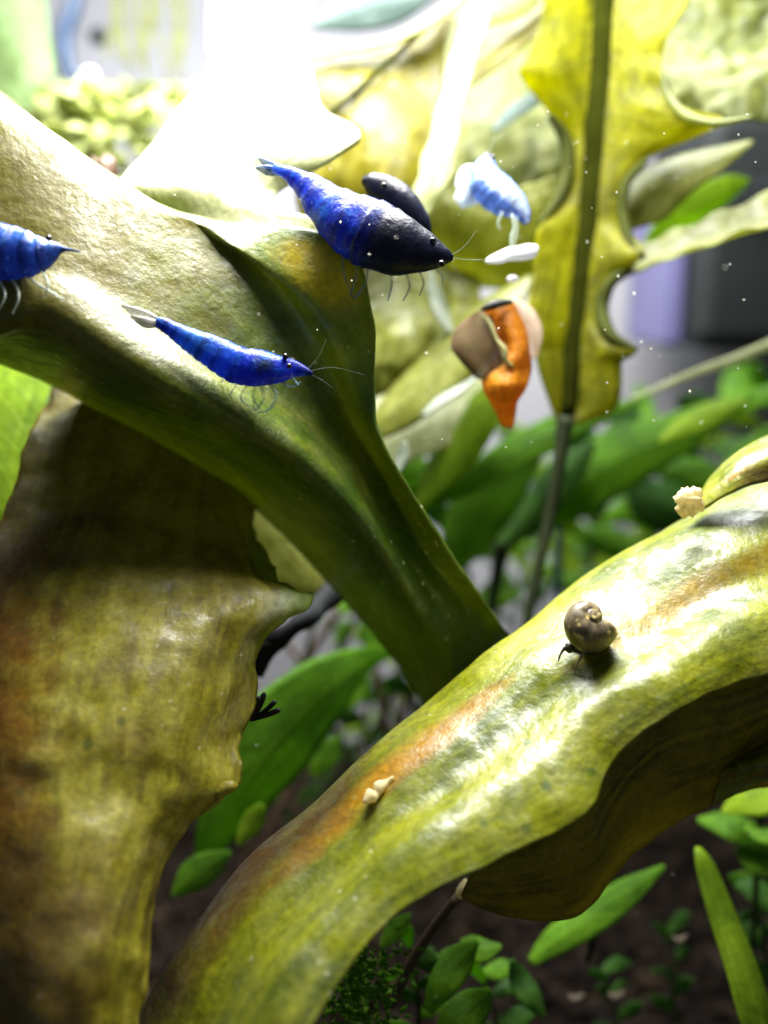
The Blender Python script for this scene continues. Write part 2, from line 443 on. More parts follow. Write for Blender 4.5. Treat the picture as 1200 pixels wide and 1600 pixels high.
def rbox(name, lo, hi, mat, parent=None, bev=0.15):
    x0, y0, z0 = lo; x1, y1, z1 = hi
    v = [Vector((x, y, z)) for x in (x0, x1) for y in (y0, y1) for z in (z0, z1)]
    f = [(0, 1, 3, 2), (4, 6, 7, 5), (0, 4, 5, 1), (2, 3, 7, 6), (0, 2, 6, 4), (1, 5, 7, 3)]
    o = mk(name, v, f, mat, parent, smooth=False)
    m = o.modifiers.new('bevel', 'BEVEL'); m.width = bev * U; m.segments = 3
    return o

# dark filter box hanging on the back wall, with its lavender flank
a = P(1062, 225, 21.0); b = P(1062, 543, 21.0)
e = empty('filter_box', (a.x + 2, 22, b.z), 'dark grey filter box with lavender edge behind the plants at right', 'filter')
rbox('housing', (a.x, 20.3, b.z), (a.x + 4.4, 24.5, a.z + 0.4), M_BOX, e, 0.35)
l0 = P(1016, 420, 21.5)
rbox('edge_panel', (l0.x, 20.9, b.z + 0.02), (a.x - 0.02, 24.0, a.z - 1.2), M_LAV, e, 0.12)
rbox('clip', (a.x + 0.6, 20.05, a.z - 1.3), (a.x + 1.9, 20.28, a.z - 0.9), M_BOX, e, 0.05)

# ------------------------------------------------------------------ big leaves
# upper left olive leaf, running down to its stalk behind the lower right leaf
e = empty('broad_leaf', P(740, 1060, 11.4), 'broad olive leaf running diagonally under the small blue shrimp', 'leaf')
rowsA = [
 [(672, 1110, 12.2), (690, 1085, 11.5), (715, 1060, 11.3), (745, 1035, 11.3), (775, 1015, 11.4), (800, 1000, 11.7)],
 [(625, 1040, 12.1), (662, 1000, 11.0), (698, 966, 11.05), (726, 946, 11.2), (741, 940, 11.1), (757, 945, 11.0)],
 [(545, 945, 12.0), (600, 890, 10.5), (632, 866, 10.65), (657, 847, 10.85), (673, 841, 10.7), (690, 842, 10.55)],
 [(400, 795, 11.9), (468, 742, 10.0), (515, 705, 10.3), (562, 682, 10.7), (580, 684, 10.5), (600, 696, 10.3)],
 [(240, 695, 11.7), (335, 662, 9.7), (405, 602, 10.1), (490, 560, 10.4), (535, 568, 10.32), (584, 590, 10.32)],
 [(150, 640, 11.5), (240, 605, 9.5), (315, 535, 9.95), (425, 462, 10.3), (500, 490, 10.14), (581, 482, 10.2)],
 [(60, 590, 11.2), (145, 550, 9.4), (215, 470, 9.7), (345, 380, 10.3), (430, 425, 10.12), (528, 372, 10.12)],
 [(-40, 552, 10.8), (62, 505, 9.3), (110, 410, 9.45), (205, 310, 9.95), (270, 335, 10.4), (330, 348, 10.6)],
 [(-140, 535, 10.8), (-20, 512, 9.2), (5, 370, 9.35), (95, 232, 9.8), (135, 262, 10.6), (180, 300, 11.2)],
 [(-260, 500, 10.9), (-130, 440, 9.1), (-90, 290, 9.3), (0, 164, 9.7), (40, 190, 10.6), (90, 230, 11.3)],
 [(-360, 420, 10.9), (-230, 350, 9.1), (-180, 210, 9.6), (-90, 95, 10.2), (-40, 120, 10.9), (20, 160, 11.3)],
]
loft('blade', rowsA, M_A, e, nu=150, nv=60, solid=0.04, seed=2.0, amp=(0.03, 0.01))
rowsL = [
 [(300, 430, 10.38), (350, 440, 10.42), (410, 450, 10.45), (500, 420, 10.4), (540, 405, 10.4)],
 [(235, 350, 10.75), (290, 350, 10.75), (360, 352, 10.75), (450, 356, 10.7), (525, 360, 10.5)],
 [(185, 296, 10.3), (250, 290, 10.6), (320, 290, 10.8), (390, 310, 10.9), (432, 322, 10.9)],
 [(200, 265, 10.6), (270, 255, 10.9), (340, 250, 11.0), (410, 270, 11.1), (445, 290, 11.2)],
 [(245, 215, 11.0), (310, 205, 11.2), (390, 195, 11.3), (490, 215, 11.2), (565, 214, 10.9)],
 [(285, 160, 11.3), (340, 150, 11.5), (400, 150, 11.6), (460, 160, 11.7), (505, 168, 11.6)],
 [(318, 110, 11.6), (360, 100, 11.8), (410, 95, 11.9), (450, 100, 12.0), (488, 120, 12.0)],
 [(320, 50, 12.0), (370, 40, 12.2), (410, 35, 12.2), (450, 40, 12.3), (478, 60, 12.3)],
 [(335, -60, 12.5), (380, -60, 12.6), (420, -60, 12.7), (470, -60, 12.7), (500, -60, 12.7)],
]
loft('lobe', rowsL, M_LOBE, e, nu=110, nv=50, solid=0.04, seed=4.0, amp=(0.04, 0.012), rag=0.015)

# lower left leaf
e = empty('broad_leaf', P(60, 1640, 8.8), 'large mottled yellow brown leaf with ragged edge at lower left', 'leaf')
rowsC = [
 [(110, 520, 12.2), (200, 560, 12.0), (300, 640, 12.0), (360, 700, 12.0), (412, 760, 12.1)],
 [(85, 600, 11.6), (180, 650, 11.4), (280, 720, 11.4), (345, 770, 11.4), (398, 805, 11.6)],
 [(45, 710, 11.0), (150, 750, 10.8), (265, 810, 10.8), (350, 840, 10.9), (415, 860, 11.1)],
 [(0, 830, 10.5), (120, 850, 10.2), (255, 880, 10.1), (360, 895, 10.2), (440, 915, 10.5)],
 [(-50, 920, 10.0), (80, 930, 9.75), (240, 945, 9.7), (370, 945, 9.85), (492, 938, 10.3)],
 [(-70, 1010, 9.6), (70, 1015, 9.35), (230, 1015, 9.35), (340, 1010, 9.6), (408, 1000, 10.0)],
 [(-80, 1110, 9.3), (60, 1110, 9.0), (215, 1110, 9.05), (320, 1108, 9.35), (394, 1110, 9.8)],
 [(-80, 1180, 9.1), (60, 1180, 8.8), (205, 1175, 8.9), (300, 1170, 9.2), (370, 1168, 9.6)],
 [(-80, 1240, 9.0), (60, 1240, 8.7), (195, 1235, 8.8), (290, 1225, 9.1), (368, 1222, 9.4)],
 [(-80, 1330, 8.85), (55, 1325, 8.5), (170, 1315, 8.6), (240, 1300, 8.9), (292, 1290, 9.2)],
 [(-80, 1430, 8.7), (45, 1425, 8.3), (140, 1415, 8.35), (200, 1410, 8.6), (240, 1405, 8.9)],
 [(-80, 1520, 8.6), (40, 1515, 8.15), (130, 1510, 8.15), (190, 1510, 8.35), (233, 1510, 8.6)],
 [(-80, 1640, 8.6), (40, 1640, 8.1), (120, 1640, 8.05), (170, 1640, 8.2), (212, 1630, 8.4)],
 [(-80, 1740, 8.6), (40, 1740, 8.1), (110, 1740, 8.0), (150, 1740, 8.1), (190, 1740, 8.3)],
]
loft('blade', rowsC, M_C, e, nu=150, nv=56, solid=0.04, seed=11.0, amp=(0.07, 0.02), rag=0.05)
tube('tooth', [(335, 1240, 9.3, 12), (355, 1230, 9.3, 11), (366, 1228, 9.3, 8), (372, 1228, 9.3, 2)], M_C, e, n=10)

# lower right leaf
e = empty('broad_leaf', P(420, 1660, 8.4), 'wide yellow olive leaf carrying the snail, crossing the lower right', 'leaf')
rowsD = [
 [(1270, 640, 10.9), (1300, 690, 10.2), (1320, 790, 9.8), (1330, 910, 9.6), (1340, 1020, 9.6), (1345, 1090, 10.0), (1340, 1180, 11.0)],
 [(1190, 735, 10.8), (1210, 738, 10.2), (1235, 830, 9.7), (1250, 940, 9.5), (1262, 1045, 9.5), (1265, 1110, 9.9), (1262, 1200, 10.9)],
 [(1070, 815, 10.7), (1088, 800, 10.1), (1120, 880, 9.6), (1140, 980, 9.35), (1155, 1070, 9.35), (1165, 1130, 9.75), (1165, 1225, 10.8)],
 [(945, 905, 10.6), (965, 875, 9.9), (1005, 950, 9.4), (1035, 1040, 9.15), (1060, 1112, 9.15), (1080, 1175, 9.6), (1085, 1268, 10.7)],
 [(825, 985, 10.4), (845, 958, 9.7), (885, 1020, 9.2), (925, 1110, 9.0), (962, 1190, 9.0), (990, 1240, 9.5), (1000, 1325, 10.5)],
 [(715, 1070, 10.2), (735, 1042, 9.5), (775, 1105, 9.05), (835, 1195, 8.8), (908, 1272, 8.75), (905, 1330, 9.3), (900, 1425, 10.3)],
 [(600, 1170, 10.0), (620, 1140, 9.3), (662, 1192, 8.85), (715, 1280, 8.6), (780, 1345, 8.6), (785, 1385, 9.2), (780, 1440, 10.0)],
 [(470, 1285, 9.8), (492, 1252, 9.1), (535, 1300, 8.65), (580, 1370, 8.45), (632, 1422, 8.45), (640, 1440, 8.9), (632, 1450, 9.6)],
 [(355, 1400, 9.5), (375, 1368, 8.9), (415, 1415, 8.45), (465, 1475, 8.25), (525, 1535, 8.25), (534, 1550, 8.7), (520, 1560, 9.3)],
 [(255, 1520, 9.2), (275, 1488, 8.7), (320, 1535, 8.25), (385, 1595, 8.05), (470, 1635, 8.05), (480, 1655, 8.5), (465, 1665, 9.1)],
 [(185, 1660, 9.0), (205, 1640, 8.5), (260, 1690, 8.1), (330, 1740, 7.9), (430, 1760, 7.9), (440, 1800, 8.4), (445, 1850, 9.0)],
]
edgeD = [r[4:] for r in rowsD]
def between(p, q, f, g): return (p[0] + (q[0] - p[0]) * f, p[1] + (q[1] - p[1]) * f, p[2] + (q[2] - p[2]) * g)
newD = []
for r in rowsD:
    b, c, d, ee = [(x, y, dd + o) for (x, y, dd), o in zip(r[1:5], (0.75, 0.45, 0.1, -0.1))]
    newD.append([(b[0] + 4, b[1] + 12, b[2] + 0.25), b, between(b, c, 0.45, 0.62), c, between(c, d, 0.5, 0.36), d, between(d, ee, 0.55, 0.7), ee])
loft('blade', newD, M_D, e, nu=170, nv=70, solid=0.035, seed=23.0, amp=(0.07, 0.01), rag=0.008)
e = empty('broad_leaf', P(700, 1500, 10.2), 'shaded olive brown leaf layer under the leaf carrying the snail', 'leaf')
loft('blade', [[(r[0][0] - 30, r[0][1] - 70, r[0][2] + 0.75), (r[0][0], r[0][1] + 10, r[0][2] + 0.6), between(r[0], r[2], 0.5, 0.5)[:2] + (r[0][2] + 0.75,), r[2][:2] + (r[2][2] - 0.1,)] for r in edgeD[:6]] + [[(800, 1310, 9.6), (795, 1350, 9.5), (790, 1385, 9.6), (780, 1415, 9.8)], [(735, 1340, 9.5), (732, 1362, 9.4), (728, 1380, 9.5), (722, 1395, 9.6)]], M_UND, e, nu=90, nv=30, solid=0.03, seed=27, amp=(0.12, 0.02), rag=0.008)
loft('side_lobe', [
 [(1068, 806, 10.5), (1076, 798, 10.5), (1084, 788, 10.6)],
 [(1102, 790, 10.35), (1108, 765, 10.4), (1112, 742, 10.6)],
 [(1150, 765, 10.2), (1152, 730, 10.25), (1156, 702, 10.5)],
 [(1240, 740, 10.1), (1232, 700, 10.1), (1225, 668, 10.4)]], M_D, e, nu=40, nv=14, seed=29)
loft('lower_edge', [
 [(1110, 1262, 10.6), (1120, 1235, 10.3), (1125, 1200, 10.2), (1120, 1180, 10.6)],
 [(1160, 1235, 10.4), (1165, 1215, 10.1), (1170, 1190, 10.0), (1165, 1165, 10.5)],
 [(1230, 1205, 10.2), (1235, 1190, 9.9), (1240, 1165, 9.8), (1235, 1140, 10.4)]], M_D, e, nu=30, nv=16, seed=31)

# upper right backlit leaf
e = empty('broad_leaf', P(832, 950, 13.4), 'tall yellow backlit leaf with wavy lobed edge, upper right', 'leaf')
edgeE = [(-60, 850, 946, 1100, 13.0, 12.7), (0, 850, 943, 1078, 13.0, 12.7), (45, 842, 941, 1047, 13.0, 12.7), (85, 824, 939, 1036, 12.8, 12.8), (112, 811, 937, 1034, 12.6, 12.8),
 (140, 826, 936, 1042, 12.9, 12.8), (168, 850, 934, 1066, 13.1, 12.6), (190, 872, 931, 1130, 13.3, 12.3), (215, 884, 929, 1085, 13.4, 12.7), (245, 890, 926, 1015, 13.4, 13.1),
 (285, 888, 922, 980, 13.4, 13.2), (320, 872, 919, 972, 13.3, 13.2), (350, 846, 916, 975, 13.0, 13.2), (380, 838, 913, 1000, 13.0, 12.9), (400, 838, 911, 1006, 13.0, 12.8),
 (430, 836, 908, 968, 13.0, 13.1), (465, 826, 903, 942, 12.9, 13.2), (500, 818, 898, 942, 12.8, 13.2), (530, 826, 894, 962, 12.9, 13.0), (547, 832, 892, 996, 13.0, 12.8),
 (565, 838, 890, 972, 13.0, 13.0), (610, 850, 887, 970, 13.1, 13.1), (640, 860, 885, 956, 13.2, 13.2), (662, 872, 882, 900, 13.3, 13.3)]
loft('blade', [[(L, y, dl), ((L * 0.55 + M * 0.45), y, (dl + 13.3) / 2 - 0.05), (M, y, 13.3), (M * 0.45 + Rr * 0.55, y, (dr + 13.3) / 2 - 0.05), (Rr, y, dr)] for (y, L, M, Rr, dl, dr) in edgeE], M_E, e, nu=190, nv=44, solid=0.03, seed=41, amp=(0.03, 0.012))
tube('midrib', [(946, -60, 13.44, 31), (940, 60, 13.44, 30), (931, 200, 13.43, 28), (916, 350, 13.43, 27), (898, 500, 13.40, 24), (884, 650, 13.30, 15)], M_RIB, e, n=40)
tube('leaf_stalk', [(884, 650, 13.25, 15), (874, 720, 13.3, 11), (858, 810, 13.4, 10), (840, 890, 13.4, 9), (826, 960, 13.4, 9), (808, 1100, 13.4, 9)], M_STEM, e, n=30)
tube('curled_edge', [(1034, 112, 12.75, 4), (1046, 150, 12.7, 7), (1075, 182, 12.5, 8), (1120, 192, 12.3, 6), (1178, 182, 12.0, 2)], M_MID, e, n=24)
tube('curled_edge', [(1010, 250, 13.1, 5), (978, 288, 13.1, 8), (974, 335, 13.1, 9), (984, 378, 13.0, 9), (1006, 402, 12.8, 5)], M_RIM, e, n=24)
tube('curled_edge', [(990, 415, 13.0, 4), (955, 440, 13.1, 10), (940, 480, 13.15, 12), (952, 522, 13.0, 11), (996, 547, 12.8, 3)], M_RIM, e, n=24)
tube('curled_edge', [(860, 180, 13.2, 5), (884, 220, 13.3, 11), (886, 270, 13.3, 12), (872, 310, 13.2, 9), (842, 350, 13.0, 3)], M_RIM, e, n=24)

# leaves around and behind it
e = empty('olive_leaf', P(980, 330, 13.8), 'dark olive leaf tip curling out beside the tall yellow leaf', 'leaf')
strip('blade', [(960, 350, 13.6, 20), (1000, 310, 13.6, 46), (1050, 275, 13.5, 40), (1110, 248, 13.4, 26), (1178, 220, 13.2, 2)], M_G, e, tilt=0.4, fold=0.35)
e = empty('green_leaf', P(1010, 400, 14.5), 'small bright yellow green leaf before the dark filter box', 'leaf')
strip('blade', [(1000, 395, 14.5, 4), (1040, 360, 14.5, 20), (1090, 325, 14.4, 27), (1140, 292, 14.3, 20), (1172, 280, 14.2, 2)], M_GL, e, tilt=-0.4)
e = empty('olive_leaf', P(960, 450, 13.2), 'folded olive leaf with bright upper edge running to the right border', 'leaf')
strip('blade', [(930, 462, 13.4, 5), (970, 434, 13.3, 26), (1030, 408, 13.2, 38), (1120, 376, 13.0, 44), (1240, 338, 12.8, 54)], M_G, e, tilt=0.95, fold=-0.5, nu=40, wave=0.1)
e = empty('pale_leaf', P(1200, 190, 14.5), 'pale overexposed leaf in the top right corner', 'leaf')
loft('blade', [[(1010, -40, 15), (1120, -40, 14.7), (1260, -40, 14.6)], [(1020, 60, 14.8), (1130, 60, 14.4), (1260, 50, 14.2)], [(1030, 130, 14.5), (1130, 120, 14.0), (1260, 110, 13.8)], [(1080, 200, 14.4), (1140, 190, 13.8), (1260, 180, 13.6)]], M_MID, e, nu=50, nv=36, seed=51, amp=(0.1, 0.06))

e = empty('golden_leaf', P(560, 260, 13.2), 'golden backlit leaf behind the tail of the large shrimp', 'leaf')
loft('blade', [[(470, 95, 14.4), (560, 80, 14.2), (640, 60, 14.0), (712, 20, 13.9)], [(485, 150, 14.0), (560, 130, 13.8), (630, 130, 13.7), (690, 140, 13.7)],
 [(500, 215, 13.7), (560, 200, 13.4), (620, 210, 13.3), (672, 235, 13.4)], [(470, 290, 13.6), (550, 275, 13.3), (600, 280, 13.2), (650, 300, 13.3)], [(470, 340, 13.6), (540, 330, 13.4), (590, 335, 13.3), (640, 345, 13.4)]], M_F, e, nu=60, nv=40, seed=61, amp=(0.06, 0.02))
strip('curled_edge', [(482, 90, 14.1, 8), (540, 72, 13.9, 14), (610, 55, 13.7, 20), (665, 25, 13.5, 24), (730, -20, 13.4, 22)], M_G, e, tilt=0.9, fold=0.4)
tube('midrib', [(505, 190, 13.5, 5), (560, 140, 13.6, 5), (620, 85, 13.7, 5), (700, 10, 13.8, 5)], M_RIB, e)
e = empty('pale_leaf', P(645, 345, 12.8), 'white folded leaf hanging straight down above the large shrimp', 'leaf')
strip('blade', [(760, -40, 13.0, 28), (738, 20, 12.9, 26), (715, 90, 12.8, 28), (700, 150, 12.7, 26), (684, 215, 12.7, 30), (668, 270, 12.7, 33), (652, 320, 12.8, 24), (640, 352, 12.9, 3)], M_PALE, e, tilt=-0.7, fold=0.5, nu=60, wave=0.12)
e = empty('golden_leaf', P(690, 140, 13.8), 'yellow leaf band between white folded leaf and tall yellow leaf', 'leaf')
strip('blade', [(680, 150, 13.9, 6), (730, 112, 13.9, 24), (780, 72, 13.9, 27), (830, 35, 13.9, 24), (900, -30, 14, 18)], M_F, e, tilt=0.5)
e = empty('pale_leaf', P(790, 300, 14.8), 'whitish green leaf behind the pale blue shrimp', 'leaf')
loft('blade', [[(700, 40, 15.6), (790, 30, 15.4), (880, 20, 15.4)], [(690, 140, 15.3), (780, 140, 15.0), (880, 140, 14.9)], [(690, 250, 15.2), (780, 240, 14.7), (890, 230, 14.5)], [(680, 330, 15.2), (780, 320, 14.8), (890, 310, 14.6)]], M_MID, e, nu=40, nv=30, seed=71, amp=(0.12, 0.04))
e = empty('soft_leaf', P(720, 430, 14.2), 'soft olive leaf under the pale blue shrimp', 'leaf')
loft('blade', [[(660, 300, 14.0), (720, 290, 13.9), (790, 300, 13.8), (880, 280, 13.8)], [(640, 350, 14.1), (710, 345, 13.9), (790, 350, 13.8), (880, 340, 13.8)], [(640, 410, 14.4), (710, 405, 14.2), (780, 410, 14.1), (870, 420, 14.1)], [(650, 460, 14.9), (720, 450, 14.7), (790, 455, 14.6), (860, 470, 14.6)]], M_G, e, nu=40, nv=40, seed=73, amp=(0.1, 0.03))
e = empty('soft_leaf', P(590, 600, 14.0), 'pale olive leaf slanting behind the legs of the large shrimp', 'leaf')
loft('blade', [[(540, 400, 14.2), (640, 400, 14.3), (740, 400, 14.6)], [(550, 490, 14.0), (640, 470, 13.9), (750, 480, 14.2)], [(560, 570, 13.9), (640, 540, 13.6), (720, 530, 13.9)], [(560, 640, 14.0), (620, 610, 13.8), (690, 570, 14.2)]], M_G, e, nu=50, nv=40, seed=75, amp=(0.1, 0.03))
e = empty('soft_leaf', P(600, 660, 13.6), 'dark olive leaf left of the orange withered leaf', 'leaf')
strip('blade', [(560, 690, 13.5, 10), (620, 630, 13.3, 48), (690, 560, 13.2, 58), (760, 490, 13.2, 48), (830, 430, 13.3, 6)], M_G, e, tilt=0.75, fold=0.3)
e = empty('pale_leaf', P(610, 720, 14.4), 'pale leaf patch added for the lit gap under the dark olive leaf', 'leaf')  # pale leaf added in place of a bright lit gap
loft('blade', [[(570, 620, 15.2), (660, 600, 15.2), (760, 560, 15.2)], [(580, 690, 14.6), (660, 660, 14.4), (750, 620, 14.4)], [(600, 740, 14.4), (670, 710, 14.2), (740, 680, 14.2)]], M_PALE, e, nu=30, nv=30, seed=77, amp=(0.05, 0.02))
e = empty('olive_leaf', P(800, 40, 13.6), 'olive brown leaf edge at the top left of the tall yellow leaf', 'leaf')
strip('blade', [(735, 45, 13.6, 6), (770, 15, 13.6, 22), (810, -5, 13.6, 26), (860, -30, 13.6, 10)], M_G, e, tilt=0.2)
e = empty('dark_leaf', P(790, 200, 13.9), 'blue green leaf sliver above the pale blue shrimp', 'leaf')
strip('blade', [(770, 205, 13.9, 3), (800, 178, 13.9, 12), (835, 155, 13.9, 12), (870, 140, 13.9, 4)], M_TEAL, e, tilt=0.2)
e = empty('dark_leaf', P(560, 20, 14.8), 'grey green shaded leaf at the top edge, centre', 'leaf')
strip('blade', [(490, 40, 14.8, 4), (550, 20, 14.8, 26), (620, 5, 14.7, 26), (690, -15, 14.6, 5)], M_TEAL, e, tilt=-0.3)
for lab, pts in (('pale bluish strip added for a lit gap below the head of the large shrimp', [(672, 425, 13.4, 4), (682, 455, 13.4, 18), (694, 490, 13.4, 20), (708, 520, 13.4, 5)]),
                 ('whitish strip added for a lit gap left of the orange leaf tip', [(660, 650, 13.0, 3), (690, 622, 13.0, 13), (722, 600, 13.0, 15), (752, 578, 13.0, 5)]),
                 ('small pale strip added for a lit gap at the right border of the diagonal leaf', [(618, 742, 12.6, 3), (624, 722, 12.6, 12), (628, 706, 12.6, 12), (632, 690, 12.6, 3)])):
    e = empty('pale_leaf', P(pts[0][0], pts[0][1], pts[0][2]), lab, 'leaf')  # pale strips added to stand for bright lit gaps between the leaves
    strip('blade', pts, M_GAP, e, tilt=0.9, fold=0.2, nu=20)
# left edge and upper left
e = empty('green_leaf', P(0, 860, 12.5), 'bright green leaf at the left edge below the olive leaf', 'leaf')
loft('blade', [[(-120, 500, 13), (-20, 520, 12.8), (90, 560, 12.8)], [(-120, 640, 12.6), (-20, 640, 12.4), (70, 650, 12.4)], [(-120, 780, 12.2), (-40, 780, 12.0), (30, 790, 12.0)], [(-120, 900, 12), (-60, 900, 11.9), (10, 880, 11.9)]], M_GL, e, nu=40, nv=30, seed=81)
e = empty('green_leaf', P(30, 180, 17), 'blurred bright green leaf in the top left corner', 'leaf')
loft('blade', [[(-60, -30, 17), (20, -30, 17), (70, -20, 17)], [(-60, 60, 17), (20, 60, 16.8), (78, 50, 17)], [(-60, 130, 17), (20, 130, 16.8), (86, 120, 17)], [(-60, 190, 17), (0, 190, 16.8), (60, 170, 17)]], M_SOFTG, e, nu=30, nv=24, seed=83)

# pale ground-cover like mass of small leaves lit by the lamp
mv, mf, uvs = [], [], []
random.seed(3)
for q in range(420):
    px = random.uniform(-20, 420); d = random.uniform(15, 21)
    py = random.uniform(140, 300) + (40 if px < 60 else 0)
    c = P(px, py, d); r = random.uniform(0.12, 0.45)
    ax = Vector((random.gauss(0, 1), random.gauss(0, 1), random.gauss(0.3, 0.6))).normalized()
    s = ax.cross(Vector((random.gauss(0, 1), random.gauss(0, 1), random.gauss(0, 1)))).normalized()
    nn = ax.cross(s)
    b0 = len(mv)
    for (u, vv, z) in ((-1, 0, 0), (-0.3, 0.5, 0.1), (0.5, 0.42, 0.1), (1, 0, 0), (0.5, -0.42, 0.1), (-0.3, -0.5, 0.1), (0, 0, -0.08)):
        mv.append(c + (ax * u + s * vv + nn * z) * r); uvs.append(((u + 1) / 2, (vv + 1) / 2))
    mf += [(b0 + k, b0 + (k + 1) % 6, b0 + 6) for k in range(6)]
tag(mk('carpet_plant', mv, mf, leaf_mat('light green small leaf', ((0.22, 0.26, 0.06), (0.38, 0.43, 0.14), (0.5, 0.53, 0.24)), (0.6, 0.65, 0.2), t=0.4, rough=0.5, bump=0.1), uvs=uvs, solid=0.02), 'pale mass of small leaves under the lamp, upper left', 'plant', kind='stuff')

# ------------------------------------------------------------------ stem plants in the background
e = empty('stem_plant', P(770, 1050, 15.5), 'green leafy plant with long pointed leaves below the orange leaf', 'plant')
tube('stem', [(785, 850, 15.5, 16), (778, 890, 15.5, 11), (768, 950, 15.6, 9), (756, 1060, 15.6, 9)], M_STEM, e)
G = [
 (M_GR, [(640, 800, 14.6, 8), (740, 745, 14.5, 22), (840, 690, 14.4, 24), (920, 652, 14.3, 18), (1010, 625, 14.2, 2)], 0.5),
 (M_GL, [(650, 790, 14.3, 10), (690, 720, 14.2, 48), (730, 655, 14.1, 52), (770, 605, 14.1, 30), (790, 575, 14.1, 3)], 0.9),
 (M_GD, [(640, 720, 14.9, 4), (670, 670, 14.9, 22), (720, 638, 14.9, 24), (780, 618, 14.9, 4)], 0.6),
 (M_GR, [(700, 900, 15.0, 10), (730, 830, 15.0, 42), (770, 760, 15.0, 50), (820, 700, 15.0, 30), (870, 650, 15, 4)], 0.2),
 (M_GD, [(770, 870, 15.6, 8), (830, 800, 15.6, 26), (880, 740, 15.5, 30), (930, 690, 15.5, 6)], 0.4),
]
for i, (m, pts, tl) in enumerate(G): strip('leaf', pts, m, e, tilt=tl, seed=i + 90, fold=0.3)
e = empty('stem_plant', P(870, 1000, 16.5), 'green plant with broad leaves before the pale back, right of centre', 'plant')
tube('stem', [(868, 740, 16.6, 6), (872, 820, 16.6, 6), (872, 893, 16.6, 7), (874, 990, 16.6, 5)], M_STEMB, e)
G = [
 (M_GR, [(820, 840, 16.0, 6), (890, 770, 15.8, 46), (970, 715, 15.7, 50), (1050, 680, 15.6, 36), (1130, 640, 15.5, 20), (1180, 615, 15.4, 2)], 0.2),
 (M_GL, [(1030, 690, 15.0, 4), (1070, 665, 15.0, 19), (1120, 640, 15.0, 18), (1165, 625, 15.0, 2)], 0.5),
 (M_GD, [(980, 740, 16.6, 6), (1020, 780, 16.5, 40), (1070, 800, 16.5, 36), (1120, 830, 16.5, 4)], 0.2),
 (M_GR, [(1010, 740, 16.0, 4), (1060, 730, 16.0, 24), (1120, 745, 16.0, 26), (1190, 770, 16.0, 4)], 0.5),
 (M_GR, [(900, 830, 16.8, 3), (940, 842, 16.8, 22), (975, 855, 16.8, 22), (1020, 865, 16.8, 3)], 0.1),
 (M_GR, [(860, 905, 16.8, 3), (890, 910, 16.8, 16), (930, 905, 16.8, 16), (960, 900, 16.8, 3)], 0.3),
 (M_GR, [(1120, 780, 16.2, 4), (1150, 740, 16.2, 26), (1180, 700, 16.2, 20), (1215, 660, 16.2, 3)], 0.3),
 (M_GR, [(1100, 650, 15.9, 4), (1150, 632, 15.9, 14), (1210, 610, 15.9, 16), (1260, 600, 15.9, 4)], 0.5),
]
for i, (m, pts, tl) in enumerate(G): strip('leaf', pts, m, e, tilt=tl, seed=i + 110, fold=0.3)
e = empty('grass_blade', P(1010, 610, 14.2), 'thin pale straight leaf crossing the grey back wall at right', 'leaf')
strip('blade', [(985, 622, 14.3, 2), (1050, 597, 14.1, 5), (1130, 567, 13.9, 8), (1240, 522, 13.7, 10)], M_PALE, e, tilt=0.4)

e = empty('stem_plant', P(480, 1330, 14), 'broad green leaf plant seen between the two lower leaves', 'plant')
strip('leaf', [(620, 1015, 14.2, 4), (570, 1035, 13.8, 26), (510, 1080, 13.4, 56), (440, 1150, 13.1, 72), (380, 1230, 12.9, 60), (335, 1310, 12.8, 30), (310, 1380, 12.8, 6)], M_GR, e, tilt=0.35, fold=0.2, nu=50, seed=131)
G = [
 (M_GR, [(560, 975, 14.8, 3), (580, 985, 14.8, 26), (610, 1005, 14.8, 26), (630, 1025, 14.8, 3)], 0.3),
 (M_GL, [(638, 1052, 14.4, 3), (650, 1060, 14.4, 16), (668, 1072, 14.4, 15), (682, 1082, 14.4, 3)], 0.3),
 (M_GR, [(525, 1110, 14.9, 3), (540, 1090, 14.9, 20), (556, 1068, 14.9, 22), (572, 1045, 14.9, 3)], 0.4),
 (M_GL, [(372, 1320, 12.6, 3), (384, 1300, 12.6, 14), (398, 1280, 12.6, 18), (410, 1258, 12.6, 6)], 0.3),
 (M_GR, [(490, 1215, 13.8, 3), (500, 1190, 13.8, 20), (515, 1170, 13.8, 20), (530, 1150, 13.8, 3)], 0.3),
 (M_GR, [(270, 1400, 12.5, 3), (300, 1370, 12.5, 24), (330, 1350, 12.5, 22), (360, 1330, 12.5, 4)], 0.3),
 (M_GR, [(530, 955, 14.8, 3), (545, 945, 14.8, 14), (560, 938, 14.8, 14), (575, 930, 14.8, 3)], 0.3),
]
for i, (m, pts, tl) in enumerate(G): strip('leaf', pts, m, e, tilt=tl, seed=i + 140, fold=0.2)
ST = [(500, 930, 470, 1060, 5), (545, 930, 500, 1000, 6), (560, 960, 520, 1040, 5), (450, 1010, 485, 1050, 5), (505, 1110, 545, 1180, 6), (590, 1060, 600, 1120, 6), (640, 1010, 600, 1110, 6), (480, 1170, 430, 1280, 8), (455, 1190, 415, 1260, 9), (440, 1180, 400, 1300, 6), (540, 1190, 470, 1290, 8), (665, 990, 640, 1080, 7)]
